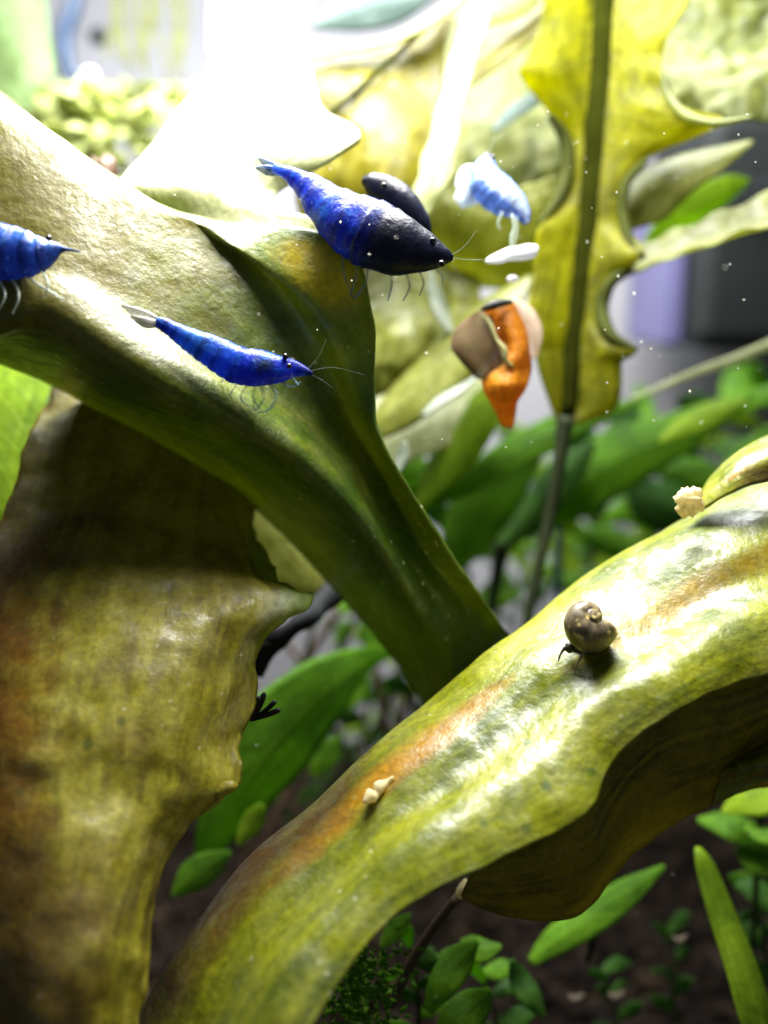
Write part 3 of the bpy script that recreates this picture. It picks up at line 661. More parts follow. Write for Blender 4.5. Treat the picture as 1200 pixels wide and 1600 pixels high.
for i, (x0, y0, x1, y1, r) in enumerate(ST):
    d = 15.4 + 0.25 * (i % 4)
    tube('stem', [(x0 + (x0 - x1) * 0.4, y0 + (y0 - y1) * 0.4, d, r * 0.8), (x0, y0, d, r), (x1 + 3, (y0 + y1) / 2 - 3, d, r), (x1 + (x1 - x0), y1 + (y1 - y0), d, r)] if False else
         [(x0 + (x0 - x1) * 0.3, y0 + (y0 - y1) * 0.3, d, r * 0.8), (x0, y0, d, r), (x1, y1, d, r), (x1 + (x1 - x0) * 0.6, y1 + (y1 - y0) * 0.6, d, r)], M_STEMR if i % 2 else M_STEM, e, n=12)

e = empty('olive_leaf', P(470, 930, 13), 'olive brown leaf in the gap under the diagonal leaf', 'leaf')
strip('blade', [(380, 770, 12.6, 20), (420, 830, 12.5, 60), (470, 890, 12.5, 60), (520, 920, 12.6, 8)], M_G, e, tilt=0.2, seed=160)
e = empty('dark_twig', P(405, 1040, 12.2), 'black wet twig behind the ragged leaf tip', 'twig')
tube('branch', [(395, 1050, 11.6, 18), (410, 1015, 11.7, 22), (440, 995, 11.8, 16), (490, 955, 12.2, 15), (530, 915, 12.6, 22), (560, 880, 13, 24)], M_WOOD, e, n=40, k=12, amp=0.05)
tube('side_knot', [(395, 1060, 11.5, 4), (402, 1030, 11.5, 14), (416, 1006, 11.5, 9)], M_WOOD, e, n=14, k=10, amp=0.04)
e = empty('algae_tuft', P(395, 1125, 10.3), 'tiny black branching algae tuft on the lower left leaf edge', 'algae')
for (x, y) in ((412, 1086), (428, 1098), (434, 1110), (404, 1092)):
    tube('frond', [(392, 1125, 10.1, 3), ((392 + x) / 2 + 3, (1125 + y) / 2, 10.0, 4), (x, y, 9.9, 4.5), (x + 3, y - 3, 9.9, 1.5)], M_BLK, e, n=10, k=6)

# bottom right corner and bottom
e = empty('grass_blade', P(1190, 1660, 11.0), 'thick upright green blade in the bottom right corner', 'plant')
strip('blade', [(1220, 1680, 10.9, 34), (1180, 1560, 11.1, 32), (1145, 1460, 11.4, 28), (1115, 1380, 11.6, 21), (1098, 1340, 11.7, 12), (1090, 1325, 11.8, 4)], M_GL, e, tilt=-0.5, fold=0.35, solid=0.05)
e = empty('green_leaf', P(850, 1500, 12.5), 'narrow grey green leaf pointing up over the dark soil', 'leaf')
strip('blade', [(830, 1505, 12.4, 6), (870, 1468, 12.4, 22), (930, 1430, 12.4, 25), (985, 1390, 12.4, 20), (1040, 1352, 12.4, 3)], M_GR, e, tilt=0.5)
tube('stalk', [(925, 1435, 12.5, 5), (926, 1465, 12.6, 6), (918, 1500, 12.8, 5)], M_STEM, e, n=8)
e = empty('stem_plant', P(1180, 1400, 13), 'bright round leaved plant at the right edge above the soil', 'plant')
G = [
 (M_GL, [(1130, 1268, 12.6, 4), (1160, 1250, 12.5, 26), (1195, 1240, 12.4, 32), (1240, 1230, 12.3, 6)], 0.9),
 (M_GR, [(1090, 1280, 12.9, 4), (1130, 1285, 12.8, 22), (1170, 1300, 12.7, 24), (1220, 1320, 12.6, 6)], 0.8),
 (M_GR, [(1150, 1325, 12.8, 4), (1175, 1340, 12.7, 22), (1205, 1350, 12.6, 22), (1240, 1360, 12.5, 4)], 0.8),
 (M_GD, [(1150, 1380, 13.4, 4), (1180, 1390, 13.3, 20), (1210, 1410, 13.2, 20), (1250, 1420, 13, 4)], 0.6),
 (M_GR, [(1165, 1290, 12.4, 4), (1185, 1300, 12.3, 14), (1210, 1305, 12.2, 14), (1240, 1310, 12.2, 3)], 0.8),
]
for i, (m, pts, tl) in enumerate(G): strip('leaf', pts, m, e, tilt=tl, seed=i + 170, fold=0.2)
tube('stem', [(1190, 1240, 12.6, 5), (1185, 1320, 12.9, 5), (1180, 1400, 13.2, 5), (1176, 1480, 13.4, 5)], M_STEM, e, n=12)
e = empty('low_plant', P(700, 1620, 11.8), 'dim green plant at the bottom below the yellow olive leaf', 'plant')
G = [
 (M_GR, [(720, 1470, 11.4, 3), (735, 1478, 11.4, 18), (755, 1485, 11.4, 20), (785, 1480, 11.4, 3)], 0.8),
 (M_GR, [(670, 1580, 11.0, 8), (690, 1540, 11.0, 22), (715, 1500, 11.1, 24), (745, 1470, 11.1, 3)], 0.3),
 (M_GR, [(680, 1640, 10.8, 8), (710, 1600, 10.8, 26), (740, 1570, 10.9, 26), (765, 1545, 10.9, 4)], 0.4),
 (M_GR, [(595, 1480, 11.6, 3), (610, 1460, 11.6, 14), (625, 1445, 11.6, 14), (640, 1430, 11.6, 3)], 0.4),
 (M_GD, [(800, 1500, 11.8, 4), (812, 1530, 11.8, 18), (830, 1560, 11.7, 18), (850, 1590, 11.7, 3)], 0.4),
]
for i, (m, pts, tl) in enumerate(G): strip('leaf', pts, m, e, tilt=tl, seed=i + 180, fold=0.2)
e = empty('dead_leaf_blade', P(620, 1560, 11.3), 'thin grey brown stalk with pale tip under the yellow olive leaf', 'leaf')
tube('stalk', [(610, 1570, 11.2, 9), (645, 1500, 11.0, 9), (685, 1440, 10.8, 8), (715, 1402, 10.7, 7)], M_STEMR, e, n=14)
tube('tip', [(715, 1402, 10.7, 6), (724, 1388, 10.7, 9), (728, 1374, 10.7, 3)], M_CRUMB, e, n=8)
mv, mf, uvs = [], [], []
for q in range(420):                        # feathery moss at the bottom
    t = random.random()
    px = 500 + random.gauss(60, 34); py = 1475 + abs(random.gauss(70, 42)); d = random.uniform(9.8, 11.2)
    c = P(px, py, d); r = random.uniform(0.03, 0.075)
    ax = Vector((random.gauss(0, 1), random.gauss(0, .6), random.gauss(0.2, 1))).normalized()
    s = ax.cross(FWD).normalized(); b0 = len(mv)
    for (u, vv) in ((-1, 0), (0, 0.4), (1, 0), (0, -0.4)):
        mv.append(c + (ax * u + s * vv) * r); uvs.append(((u + 1) / 2, (vv + 1) / 2))
    mf.append((b0, b0 + 1, b0 + 2, b0 + 3))
tag(mk('moss', mv, mf, M_GR, uvs=uvs, solid=0.01), 'fine green moss at the bottom edge of the picture', 'moss', kind='stuff')

def leafy(label, pts, d, nleaf, ll, hw, mats, seed, stem=M_STEM, r=5):
    rnd = random.Random(seed)
    e = empty('stem_plant', P(pts[0][0], pts[0][1], d), label, 'plant', 'leafy stem plants at the back')
    W = spline([Vector((x, y, 0)) for (x, y) in pts], 30)
    tube('stem', [(x, y, d, r * (1 - 0.5 * k / max(len(pts) - 1, 1))) for k, (x, y) in enumerate(pts)], stem, e, n=20, k=7)
    for k in range(nleaf):
        p = W[int(29 * (0.15 + 0.85 * k / max(nleaf - 1, 1)))]
        side = 1 if k % 2 else -1
        a = rnd.uniform(0.15, 0.95) * (1 if k < nleaf - 1 else 1.4); L = ll * rnd.uniform(0.7, 1.25); h = hw * rnd.uniform(0.75, 1.2)
        dx, dy = side * math.cos(a) * L, -math.sin(a) * L
        sag = rnd.uniform(-0.05, 0.3) * L
        dz = rnd.uniform(-0.6, 0.6)
        strip('leaf', [(p.x, p.y, d, 2), (p.x + dx * 0.3, p.y + dy * 0.36, d + dz * 0.3, h * 0.85), (p.x + dx * 0.62, p.y + dy * 0.7 + sag * 0.3, d + dz * 0.6, h), (p.x + dx, p.y + dy + sag, d + dz, 2)],
              rnd.choice(mats), e, tilt=rnd.uniform(-0.2, 0.8), fold=0.25, seed=seed * 3.1 + k, nu=22, nv=9, wave=0.1)
GG = [M_GR, M_GR, M_GL, M_GD]
leafy('leafy stem just right of the diagonal leaf, low centre', [(745, 1010), (738, 930), (720, 850), (690, 770)], 16.2, 7, 105, 26, GG, 1)
leafy('leafy stem behind the stalk of the tall yellow leaf', [(905, 950), (925, 860), (945, 780), (960, 700)], 18.2, 8, 110, 24, GG, 2)
leafy('leafy stem above the crumb on the right leaf', [(1060, 860), (1080, 790), (1100, 720), (1135, 650)], 17.4, 8, 100, 22, GG, 3)
leafy('leafy stem at the right edge under the thin pale leaf', [(1180, 800), (1185, 730), (1190, 670), (1205, 610)], 18.6, 7, 90, 20, GG, 4)
leafy('leafy stem between twig and diagonal leaf stalk', [(560, 1240), (570, 1140), (585, 1050), (600, 960)], 17.0, 8, 62, 15, GG, 5, M_STEMR)
leafy('leafy stem beside the broad green leaf, lower middle', [(450, 1330), (470, 1230), (500, 1130), (520, 1010)], 16.6, 8, 60, 14, GG, 6, M_STEMR)
leafy('leafy stem with small leaves under the diagonal stalk', [(640, 1190), (645, 1120), (650, 1050), (665, 1000)], 16.0, 6, 50, 14, GG, 7, M_STEMR)
leafy('low leafy sprout at the bottom centre', [(650, 1640), (655, 1580), (650, 1530), (640, 1480)], 12.0, 7, 60, 15, [M_GR, M_GD], 8)
leafy('low leafy sprout left of the narrow grey green leaf', [(780, 1640), (775, 1590), (760, 1540), (745, 1500)], 12.4, 7, 62, 15, [M_GR, M_GD], 9)
leafy('low leafy sprout at the right edge of the soil', [(1215, 1560), (1200, 1500), (1190, 1440), (1185, 1390)], 13.6, 7, 60, 16, [M_GR, M_GD], 10)

leafy('thin narrow leaved stem behind the stalk of the tall yellow leaf', [(800, 1010), (812, 920), (835, 820), (850, 700)], 19.0, 11, 85, 10, GG, 21, r=4)
leafy('thin narrow leaved stem left of the blue dark stem', [(850, 980), (845, 900), (830, 820), (800, 720)], 20.0, 11, 85, 10, GG, 22, r=4)
leafy('thin narrow leaved stem above the snail', [(930, 930), (960, 850), (1000, 770), (1020, 680)], 19.6, 11, 85, 11, GG, 23, r=4)
leafy('thin brown stem with narrow leaves behind the broad green leaf', [(520, 1270), (530, 1170), (545, 1080), (540, 960)], 18.4, 10, 55, 8, GG, 24, M_STEMR, r=4)
leafy('thin brown stem with narrow leaves near the diagonal stalk', [(600, 1200), (615, 1120), (625, 1060), (640, 985)], 18.0, 9, 50, 8, GG, 25, M_STEMR, r=4)
leafy('dim sprig on the soil below the narrow grey green leaf', [(960, 1640), (965, 1590), (955, 1550), (940, 1520)], 13.4, 6, 42, 9, [M_GD], 11)
leafy('dim sprig on the soil left of the upright green blade', [(1060, 1600), (1050, 1550), (1055, 1500), (1045, 1460)], 14.4, 6, 42, 9, [M_GD], 12)
rnd = random.Random(5)
for lab, x, y in (('pale crumb on the dark soil, nearest the bottom', 962, 1558), ('small pale crumb on the dark soil beside the green blade', 1062, 1470), ('brownish chip on the soil under the narrow leaf', 900, 1560)):
    tag(tube('crumb', [(x - 12, y - 8, 12.9, 2), (x - 3, y, 12.9, 7), (x + 6, y - 4, 12.9, 6), (x + 13, y - 10, 12.9, 2)], plain('dull crumb', (0.12, 0.10, 0.07), 0.9, spec=0.1), None, n=14, k=7, amp=0.05, seed=x), lab, 'crumb')

# ------------------------------------------------------------------ orange withered leaf
e = empty('withered_leaf', P(800, 668, 12.0), 'orange and brown withered leaf curled beside the tall yellow leaf', 'leaf')
loft('orange_blade', [
 [(752, 480, 11.7), (770, 475, 11.6), (790, 472, 11.6), (802, 476, 11.7)],
 [(765, 505, 11.7), (788, 505, 11.5), (808, 506, 11.5), (822, 512, 11.7)],
 [(785, 545, 11.7), (802, 545, 11.45), (818, 546, 11.45), (830, 550, 11.7)],
 [(765, 575, 11.6), (790, 575, 11.45), (812, 578, 11.45), (829, 582, 11.7)],
 [(755, 600, 11.6), (780, 600, 11.4), (804, 602, 11.4), (822, 605, 11.6)],
 [(768, 630, 11.6), (782, 630, 11.5), (796, 630, 11.5), (806, 632, 11.6)],
 [(784, 664, 11.6), (790, 666, 11.6), (796, 668, 11.6), (801, 670, 11.6)]], M_OR, e, nu=60, nv=24, seed=201, amp=(0.03, 0.02), rag=0.02)
loft('brown_fold', [
 [(748, 482, 11.60), (756, 488, 11.56), (766, 494, 11.5)],
 [(716, 512, 11.66), (745, 522, 11.56), (778, 530, 11.46)],
 [(706, 542, 11.66), (742, 555, 11.56), (788, 566, 11.46)],
 [(722, 568, 11.64), (748, 578, 11.56), (778, 584, 11.5)],
 [(744, 592, 11.6), (756, 594, 11.56), (768, 594, 11.52)]], clear_mat('thin brown leaf film', (0.085, 0.04, 0.008), 0.8, 0.8), e, nu=40, nv=20, seed=203, amp=(0.02, 0.02), solid=0.008, rag=0.03)
tube('pale_edge', [(753, 488, 11.5, 2), (766, 506, 11.46, 4), (776, 530, 11.42, 3), (788, 546, 11.4, 5), (790, 562, 11.4, 4), (802, 574, 11.4, 2)], plain('olive edge', (0.42, 0.40, 0.16), 0.5, t=0.3), e, n=16)
strip('clear_margin', [(800, 468, 11.9, 6), (822, 490, 11.9, 15), (836, 520, 11.9, 14), (834, 560, 11.9, 5)], clear_mat('pinkish film', (0.6, 0.45, 0.35), 0.6), e, tilt=0.2)
tube('dark_tip', [(752, 484, 11.5, 3), (766, 478, 11.45, 7), (782, 474, 11.45, 7), (800, 472, 11.5, 3)], M_BLK, e, n=12)

# ------------------------------------------------------------------ shrimps
def shrimp(label, spine, cols, mat=None, tail=None, tailmat=None, legs=(), feelers=(), eyes=(), limb=None, seg=(0.12, 0.55, 6), flat=0.72, extra=None):
    """spine from tail to head = (px, py, depth, half height px); cols = (t, colour)"""
    mat = mat or M_SHR; limb = limb or M_LIMB
    mx = spine[len(spine) // 2]
    e = empty('shrimp', P(mx[0], mx[1] + mx[3], mx[2]), label, 'shrimp', 'blue shrimps among the leaves')
    n, k = 96, 26
    mid = spline([P(p[0], p[1], p[2]) for p in spine], n)
    hw = spline([Vector((p[3] * p[2] / FPX, 0, 0)) for p in spine], n)
    verts, cc = [], []
    for i in range(n):
        t = i / (n - 1)
        T = (mid[min(i + 1, n - 1)] - mid[max(i - 1, 0)]).normalized()
        D = T.cross(FWD).normalized()
        if D.dot(UPV) < 0: D = -D
        B = T.cross(D).normalized()
        r = max(hw[i].x * 0.93, 0.006)
        band = 1.0
        if seg[0] < t < seg[1]:                       # overlapping abdomen plates
            s = (t - seg[0]) / (seg[1] - seg[0]) * seg[2]
            r *= 0.965 + 0.065 * (1 - (s - int(s)))
            band = 0.45 + 0.75 * min(1.0, (s - int(s)) * 2.2)
        elif t >= seg[1]: r *= 1.02
        c0 = cols[0][1]; col = c0
        for (ta, ca), (tb, cb) in zip(cols, cols[1:]):
            if ta <= t <= tb:
                q = (t - ta) / max(tb - ta, 1e-5); q = q * q * (3 - 2 * q)
                col = tuple(ca[m] * (1 - q) + cb[m] * q for m in range(3))
        if t > cols[-1][0]: col = cols[-1][1]
        for j in range(k):
            a = 2 * math.pi * j / k
            cy, sy = math.cos(a), math.sin(a)
            rr = r * (1.0 if cy > 0 else 1.0 + 0.06 * abs(math.sin(i * 0.9)) * (1 if seg[0] < t < seg[1] else 0))
            v = mid[i] + D * (cy * rr) + B * (sy * rr * flat)
            v = v + wob(v, 6.0, 0.012, 3.0)
            verts.append(v)
            c2 = col
            if extra: c2 = extra(t, cy, col)
            cc.append(tuple(z * band for z in c2))
    faces = [(i * k + j, i * k + (j + 1) % k, (i + 1) * k + (j + 1) % k, (i + 1) * k + j) for i in range(n - 1) for j in range(k)]
    faces.append(tuple(range(k - 1, -1, -1))); faces.append(tuple((n - 1) * k + j for j in range(k)))
    mk('body', verts, faces, mat, e, cols=cc)
    if tail:
        for pts in tail: strip('tail_fan', pts, tailmat or M_TAILB, e, tilt=0.3, solid=0.012, amp=0.0, nu=14, nv=7)
    for pts in legs: tube('leg', [(x, y, d, r * 0.7) for (x, y, d, r) in pts], limb, e, n=14, k=6)
    for pts in feelers: tube('feeler', [(x, y, d, r * 0.45) for (x, y, d, r) in pts], M_FEEL, e, n=20, k=5)
    for (x, y, d, r) in eyes: blob('eye', P(x, y, d), r * d / FPX, M_EYE, e, amp=0.02)
    return e

BLUE = (0.006, 0.03, 0.42); DEEP = (0.004, 0.010, 0.14); NAVY = (0.006, 0.008, 0.025); LITE = (0.05, 0.22, 0.62); TEAL = (0.01, 0.04, 0.10)
def ex1(t, cy, col):
    return NAVY if (0.26 < t < 0.42 and cy > 0.55) else col
shrimp('large blue shrimp with black front half, upper middle',
 [(428, 262, 10.3, 8), (455, 274, 10.25, 14), (480, 290, 10.2, 24), (510, 318, 10.1, 37), (545, 345, 10.0, 50), (580, 364, 9.95, 57), (615, 380, 9.9, 53), (650, 391, 9.9, 41), (680, 398, 9.9, 26), (697, 401, 9.9, 14), (708, 403, 9.9, 4)],
 [(0, (0.05, 0.14, 0.55)), (0.12, BLUE), (0.42, BLUE), (0.5, DEEP), (0.56, NAVY), (1, NAVY)],
 tail=[[(434, 265, 10.3, 6), (420, 258, 10.35, 8), (404, 247, 10.4, 2)], [(436, 268, 10.3, 6), (418, 266, 10.35, 8), (400, 262, 10.4, 2)]],
 legs=[[(560, 410, 10.0, 3), (555, 435, 10.0, 2.5), (548, 462, 10.1, 2)], [(575, 418, 10, 3.5), (570, 445, 10, 3), (553, 468, 10.1, 2.5)], [(535, 400, 10, 3), (538, 430, 10, 3), (552, 465, 10.1, 3)],
       [(610, 425, 9.9, 4), (612, 445, 9.9, 3), (606, 470, 10, 2)], [(635, 428, 9.9, 4), (640, 448, 9.9, 3), (630, 470, 10, 2)], [(655, 424, 9.9, 4), (662, 442, 9.9, 3), (655, 462, 10, 1.5)], [(675, 415, 9.9, 4), (690, 430, 9.9, 3), (692, 446, 9.9, 1.5)]],
 feelers=[[(703, 402, 9.9, 1.6), (740, 406, 9.9, 1.2), (790, 402, 10, .8)], [(703, 400, 9.9, 1.6), (725, 385, 9.8, 1.2), (745, 360, 9.8, .8)], [(700, 408, 9.9, 1.5), (715, 425, 9.9, 1), (720, 455, 9.9, .6)]],
 eyes=[(676, 376, 9.8, 5.5), (690, 412, 9.55, 5.5)], seg=(0.1, 0.55, 6), limb=M_LIMB, extra=ex1)
def ex2(t, cy, col):
    d = ((t - 0.63) / 0.075) ** 2 + ((cy - 0.1) / 0.6) ** 2
    if d < 1: return tuple(a * d + b * (1 - d) for a, b in zip(col, (0.004, 0.02, 0.035)))
    return col
shrimp('small slim blue shrimp with white tail on the olive leaf',
 [(238, 501, 9.42, 6), (252, 506, 9.43, 11), (272, 516, 9.46, 14), (301, 533, 9.5, 21), (335, 551, 9.55, 27), (370, 569, 9.6, 31), (403, 575, 9.64, 31), (432, 576, 9.67, 24), (456, 576, 9.7, 15), (474, 580, 9.7, 9), (488, 584, 9.7, 3)],
 [(0, (0.02, 0.06, 0.3)), (0.15, (0.01, 0.03, 0.28)), (0.3, (0.03, 0.16, 0.5)), (0.42, (0.02, 0.1, 0.55)), (0.55, BLUE), (0.8, (0.012, 0.035, 0.5)), (1, DEEP)],
 tail=[[(244, 500, 9.4, 6), (220, 492, 9.36, 9), (190, 477, 9.3, 2)], [(244, 506, 9.4, 6), (226, 504, 9.36, 8), (204, 494, 9.32, 2)]], tailmat=M_TAILW,
 legs=[[(408, 604, 9.67, 5), (412, 622, 9.62, 5), (400, 640, 9.62, 3), (394, 632, 9.62, 1.5)], [(422, 600, 9.67, 6), (432, 618, 9.62, 5), (420, 640, 9.62, 4), (402, 645, 9.62, 2)], [(398, 604, 9.72, 4), (396, 624, 9.72, 4), (408, 640, 9.72, 2)], [(385, 602, 9.72, 3.5), (376, 622, 9.72, 3), (390, 636, 9.72, 1.5)],
       [(372, 596, 9.72, 3), (362, 612, 9.72, 2.5), (356, 618, 9.72, 1.2)], [(352, 586, 9.72, 3), (346, 598, 9.72, 2)], [(440, 596, 9.67, 3), (452, 604, 9.67, 2.5), (466, 602, 9.67, 1.5)], [(456, 588, 9.67, 3), (466, 600, 9.62, 2), (470, 596, 9.62, 1)]],
 feelers=[[(482, 580, 9.72, 1.5), (520, 574, 9.72, 1.1), (570, 586, 9.82, .7)], [(480, 578, 9.72, 1.5), (498, 556, 9.62, 1), (510, 530, 9.62, .6)], [(482, 584, 9.72, 1.4), (500, 592, 9.72, 1), (520, 606, 9.72, .6)]],
 eyes=[(446, 557, 9.62, 5), (452, 572, 9.42, 4.5)], seg=(0.12, 0.55, 6), extra=ex2)
def ex3(t, cy, col):
    s = (t * 9) % 1.0
    return (0.30, 0.34, 0.62) if (cy > 0.45 and s < 0.45 and t < 0.72) else col
shrimp('dusky blue striped shrimp cut off by the left edge',
 [(-150, 360, 9.6, 18), (-110, 372, 9.5, 34), (-60, 384, 9.3, 44), (-20, 390, 9.2, 48), (15, 395, 9.15, 46), (45, 397, 9.1, 37), (70, 395, 9.1, 26), (90, 390, 9.1, 12), (102, 390, 9.1, 4), (125, 393, 9.1, 1.5)],
 [(0, (0.03, 0.07, 0.3)), (0.5, (0.03, 0.08, 0.36)), (0.75, (0.03, 0.06, 0.22)), (0.92, (0.015, 0.03, 0.06)), (1, (0.02, 0.03, 0.03))],
 tail=[[(-145, 358, 9.6, 8), (-180, 345, 9.6, 14), (-210, 330, 9.6, 3)]],
 legs=[[(40, 430, 9.1, 4), (62, 446, 9.0, 3), (100, 468, 9.0, 2)], [(20, 438, 9.1, 4), (30, 462, 9.0, 3), (20, 490, 9.0, 2)], [(60, 418, 9.1, 4), (75, 440, 9.0, 3), (70, 465, 9.0, 1.5)], [(0, 440, 9.1, 4), (8, 462, 9.0, 3), (-5, 490, 9.0, 2)], [(-40, 436, 9.1, 4), (-30, 462, 9.0, 3), (-45, 490, 9.0, 2)]],
 feelers=[[(98, 388, 9.1, 1.6), (135, 398, 9.1, 1.2), (170, 404, 9.2, .8)], [(96, 386, 9.1, 1.5), (130, 365, 9.1, 1.1), (150, 330, 9.2, .7)]],
 eyes=[(76, 372, 9.0, 5)], seg=(0.1, 0.72, 7), extra=ex3, limb=M_LIMBP)
def ex4(t, cy, col):
    if -0.25 < cy < 0.72 and t > 0.16: return (0.75, 0.85, 0.95)  # white flank: reflective highlight put into the pigment
    return col
shrimp('pale white and blue shrimp hanging before the yellow leaves',
 [(764, 238, 11.6, 3), (762, 250, 11.6, 12), (758, 268, 11.55, 24), (764, 288, 11.5, 31), (782, 306, 11.5, 31), (802, 320, 11.5, 25), (816, 334, 11.5, 15), (822, 348, 11.5, 6)],
 [(0, NAVY), (0.08, DEEP), (0.2, (0.10, 0.2, 0.6)), (0.5, (0.25, 0.4, 0.85)), (0.85, (0.25, 0.38, 0.8)), (1, (0.05, 0.1, 0.4))], mat=M_SHRP,
 tail=[[(760, 285, 11.55, 10), (738, 298, 11.6, 22), (716, 318, 11.6, 10)], [(752, 272, 11.55, 8), (735, 278, 11.6, 20), (716, 296, 11.6, 8)]], tailmat=clear_mat('pale flank film', (0.75, 0.85, 0.95), 0.6),
 legs=[[(800, 335, 11.4, 3), (803, 355, 11.4, 3), (799, 372, 11.4, 3), (800, 392, 11.4, 2.5)], [(806, 340, 11.4, 2.5), (808, 358, 11.4, 2), (803, 385, 11.4, 1.5)], [(785, 332, 11.4, 2.5), (778, 348, 11.4, 2), (782, 360, 11.4, 1)]],
 feelers=[[(764, 240, 11.6, 1.5), (772, 220, 11.6, 1), (790, 205, 11.7, .7)]],
 eyes=[(770, 246, 11.4, 4)], limb=M_LIMBP, seg=(0.2, 0.8, 6), extra=ex4)
shrimp('dark shrimp half hidden behind the back of the large shrimp',
 [(566, 282, 10.9, 6), (580, 286, 10.9, 18), (602, 298, 10.9, 27), (628, 318, 10.9, 28), (655, 345, 10.9, 20), (672, 365, 10.9, 5)],
 [(0, NAVY), (0.4, NAVY), (1, NAVY)],
 eyes=[(600, 290, 10.5, 5)], seg=(2, 3, 1))

# white elongated flake the pale shrimp holds on to
c = P(798, 399, 11.4)
o = tube('food_flake', [(761, 411, 11.4, 3), (772, 405, 11.4, 10), (790, 400, 11.4, 13), (812, 395, 11.4, 12), (828, 390, 11.4, 10), (837, 386, 11.4, 3)], M_WHITE, None, n=30, k=12, amp=0.08)
tag(o, 'white oblong flake under the pale shrimp', 'flake')
o = blob('air_bubble', P(801, 436, 11.6), 8 * 11.6 / FPX, M_WHITE, None, sq=(1.1, 1, 0.7), amp=0.05)
tag(o, 'small round white bubble below the white flake', 'bubble')

# ------------------------------------------------------------------ snail
def snail():
    c0 = P(908, 974, 9.5)
    e = empty('snail', P(915, 1030, 9.6), 'small brown snail with shiny round shell on the lower right leaf', 'snail')
    turns, b = 3.1, 0.19
    n, k = 110, 18
    tmax = turns * 2 * math.pi
    verts = []
    ax = Vector((0.30, -0.72, 0.62)).normalized()          # from aperture side to apex
    q = ax.to_track_quat('Z', 'X').to_matrix() @ Matrix.Rotation(R(200), 3, 'Z')
    for i in range(n):
        th = tmax * i / (n - 1)
        g = math.exp(b * (th - tmax))
        ctr = Vector((math.cos(th), math.sin(th), 0)) * (0.105 * g) + Vector((0, 0, 0.17 * (1 - g)))
        rad = Vector((math.cos(th), math.sin(th), 0))
        rt = 0.125 * g * (1.0 + 0.012 * math.sin(th * 9))
        for j in range(k):
            a = 2 * math.pi * j / k
            v = ctr + rad * (math.cos(a) * rt) + Vector((0, 0, 1)) * (math.sin(a) * rt * 1.22)
            verts.append(c0 + q @ v * 1.45)
    faces = [(i * k + j, i * k + (j + 1) % k, (i + 1) * k + (j + 1) % k, (i + 1) * k + j) for i in range(n - 1) for j in range(k)]
    faces.append(tuple(range(k - 1, -1, -1)))
    g = NT('snail shell')
    n1 = g.noise(900, 4); v = g.n('ShaderNodeTexVoronoi'); v.inputs['Scale'].default_value = 1500; g.l(g.coord(), v.inputs['Vector'])
    col = g.ramp(n1, [(0.35, (0.07, 0.055, 0.03)), (0.55, (0.2, 0.16, 0.09)), (0.72, (0.38, 0.29, 0.12))])
    col = g.mix(g.math('MULTIPLY', g.ramp(v.outputs['Distance'], [(0.22, 1.0), (0.36, 0.0)]), g.ramp(g.noise(420, 2), [(0.44, 0.0), (0.54, 0.95)])), col, (0.75, 0.6, 0.22))
    bs = g.n('ShaderNodeBsdfPrincipled'); g.l(col, bs.inputs['Base Color']); bs.inputs['Roughness'].default_value = 0.4
    g.l(g.bump(n1, 0.25, 0.0003), bs.inputs['Normal']); g.l(bs.outputs[0], g.out.inputs[0])
    mk('shell', verts, faces, g.m, e, solid=0.012)
    mf = plain('snail flesh', (0.05, 0.045, 0.03), 0.3, scale=900)
    tube('foot', [(888, 1018, 9.65, 5), (902, 1014, 9.62, 10), (922, 1018, 9.6, 13), (942, 1024, 9.6, 9), (950, 1028, 9.6, 3)], mf, e, n=20, k=12, amp=0.01)
    blob('head', P(890, 1012, 9.5), 9 * 9.05 / FPX, mf, e, amp=0.06)
    tube('tentacle', [(916, 1012, 9.45, 3), (908, 1026, 9.42, 2.5), (901, 1040, 9.42, 1.6), (898, 1052, 9.45, 0.8)], plain('pale tentacle', (0.45, 0.42, 0.25), 0.4, t=0.3), e, n=12, k=6)
    tube('tentacle', [(884, 1010, 9.5, 3), (876, 1022, 9.5, 2), (872, 1034, 9.5, 1)], mf, e, n=10, k=6)
snail()

# ------------------------------------------------------------------ crumbs and small things
def crumb(px, py, d, r, mat, name, label, cat, sq=(1, 0.6, 1), seed=0):
    tag(blob(name, P(px, py, d), r * d / FPX, mat, None, sq=sq, amp=0.35, f=2.2, seed=seed), label, cat)
crumb(1078, 784, 10.1, 22, M_CRUMB, 'crumb', 'pale tan crumb on the upper edge of the right leaf', 'crumb', seed=2)
e = tube('shed_skin', [(566, 1262, 9.05, 4), (580, 1246, 9.1, 12), (590, 1240, 9.12, 6), (596, 1228, 9.15, 9), (608, 1222, 9.2, 5), (618, 1214, 9.2, 2)], M_CRUMB, None, n=22, k=8, amp=0.05)
tag(e, 'cream coloured ragged flake lying on the orange streak of the leaf', 'flake')
crumb(160, 268, 12.5, 22, plain('brown debris', (0.12, 0.06, 0.03), 0.6), 'plant_debris', 'dark brown plant debris behind the upper left leaf edge', 'debris', sq=(0.9, 0.8, 1.0), seed=5)
crumb(145, 168, 16.0, 20, M_G, 'plant_debris', 'grey brown lump above the pale leaf mass', 'debris', sq=(1.3, 0.8, 0.6), seed=8)
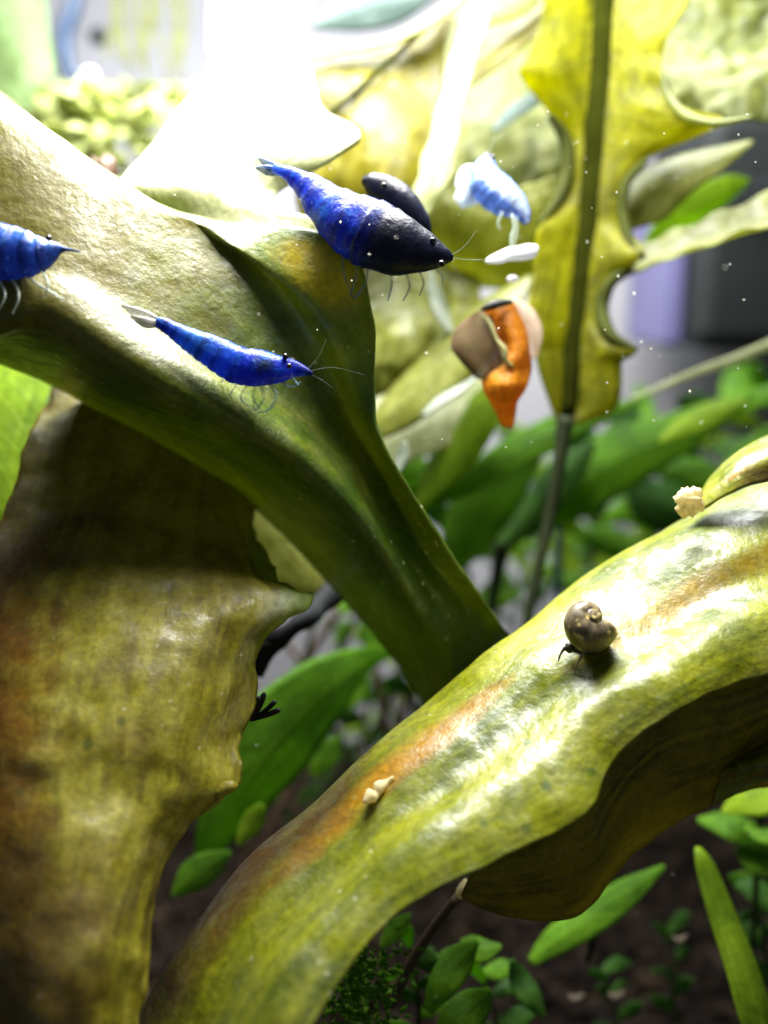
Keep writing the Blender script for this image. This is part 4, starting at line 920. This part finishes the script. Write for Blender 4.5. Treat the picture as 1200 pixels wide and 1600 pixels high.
o = tube('hose', [(128, -30, 20, 10), (112, 20, 20, 14), (100, 60, 20, 15), (103, 100, 20, 14), (118, 135, 20, 12), (128, 170, 20, 10)], M_HOSE, None, n=30, k=12)
tag(o, 'curved dark blue hose at the upper left', 'hose')
e = empty('suction_cup', P(155, 60, 20.4), 'dark grey suction cup beside the blue hose', 'suction cup')
blob('cup', P(156, 56, 20.4), 20 * 20.4 / FPX, M_BOX, e, sq=(0.9, 0.5, 0.75), amp=0.03)
blob('stud', P(152, 62, 20.1), 7 * 20.4 / FPX, M_BOX, e, sq=(0.9, 0.8, 0.8), amp=0.02)
o = blob('air_bubble', P(140, 116, 17), 12 * 17 / FPX, M_WHITE, None, sq=(1.1, 1, 0.8), amp=0.03)
tag(o, 'round white bubble below the curved blue hose', 'bubble')
e = empty('hanging_roots', P(215, 110, 18), 'pale grey green hanging roots at the top left', 'roots')
for i in range(14):
    x = 170 + i * 9 + random.uniform(-4, 4)
    tube('root', [(x, -20, 18.5, 3), (x + random.uniform(-8, 8), 30, 18.4, 3), (x + random.uniform(-14, 14), 75, 18.3, 2.5), (x + random.uniform(-18, 18), random.uniform(90, 140), 18.2, 1)], M_G, e, n=12, k=5)

pv, pf = [], []
random.seed(21)
for q in range(130):                        # motes drifting in the water
    d = random.uniform(8.6, 12.5); px = random.uniform(380, 1200) if q < 90 else random.uniform(0, 1200); py = random.uniform(160, 720) if q < 100 else random.uniform(0, 1600)
    c = P(px, py, d); r = random.uniform(0.004, 0.013)
    b0 = len(pv)
    for dd in ((1, 0, 0), (-1, 0, 0), (0, 1, 0), (0, -1, 0), (0, 0, 1), (0, 0, -1)):
        pv.append(c + Vector(dd) * r * random.uniform(0.5, 1.5))
    for f in ((0, 2, 4), (2, 1, 4), (1, 3, 4), (3, 0, 4), (2, 0, 5), (1, 2, 5), (3, 1, 5), (0, 3, 5)):
        pf.append(tuple(b0 + k for k in f))
tag(mk('floating_motes', pv, pf, M_SPECK), 'tiny pale motes drifting in the water', 'motes', kind='stuff')
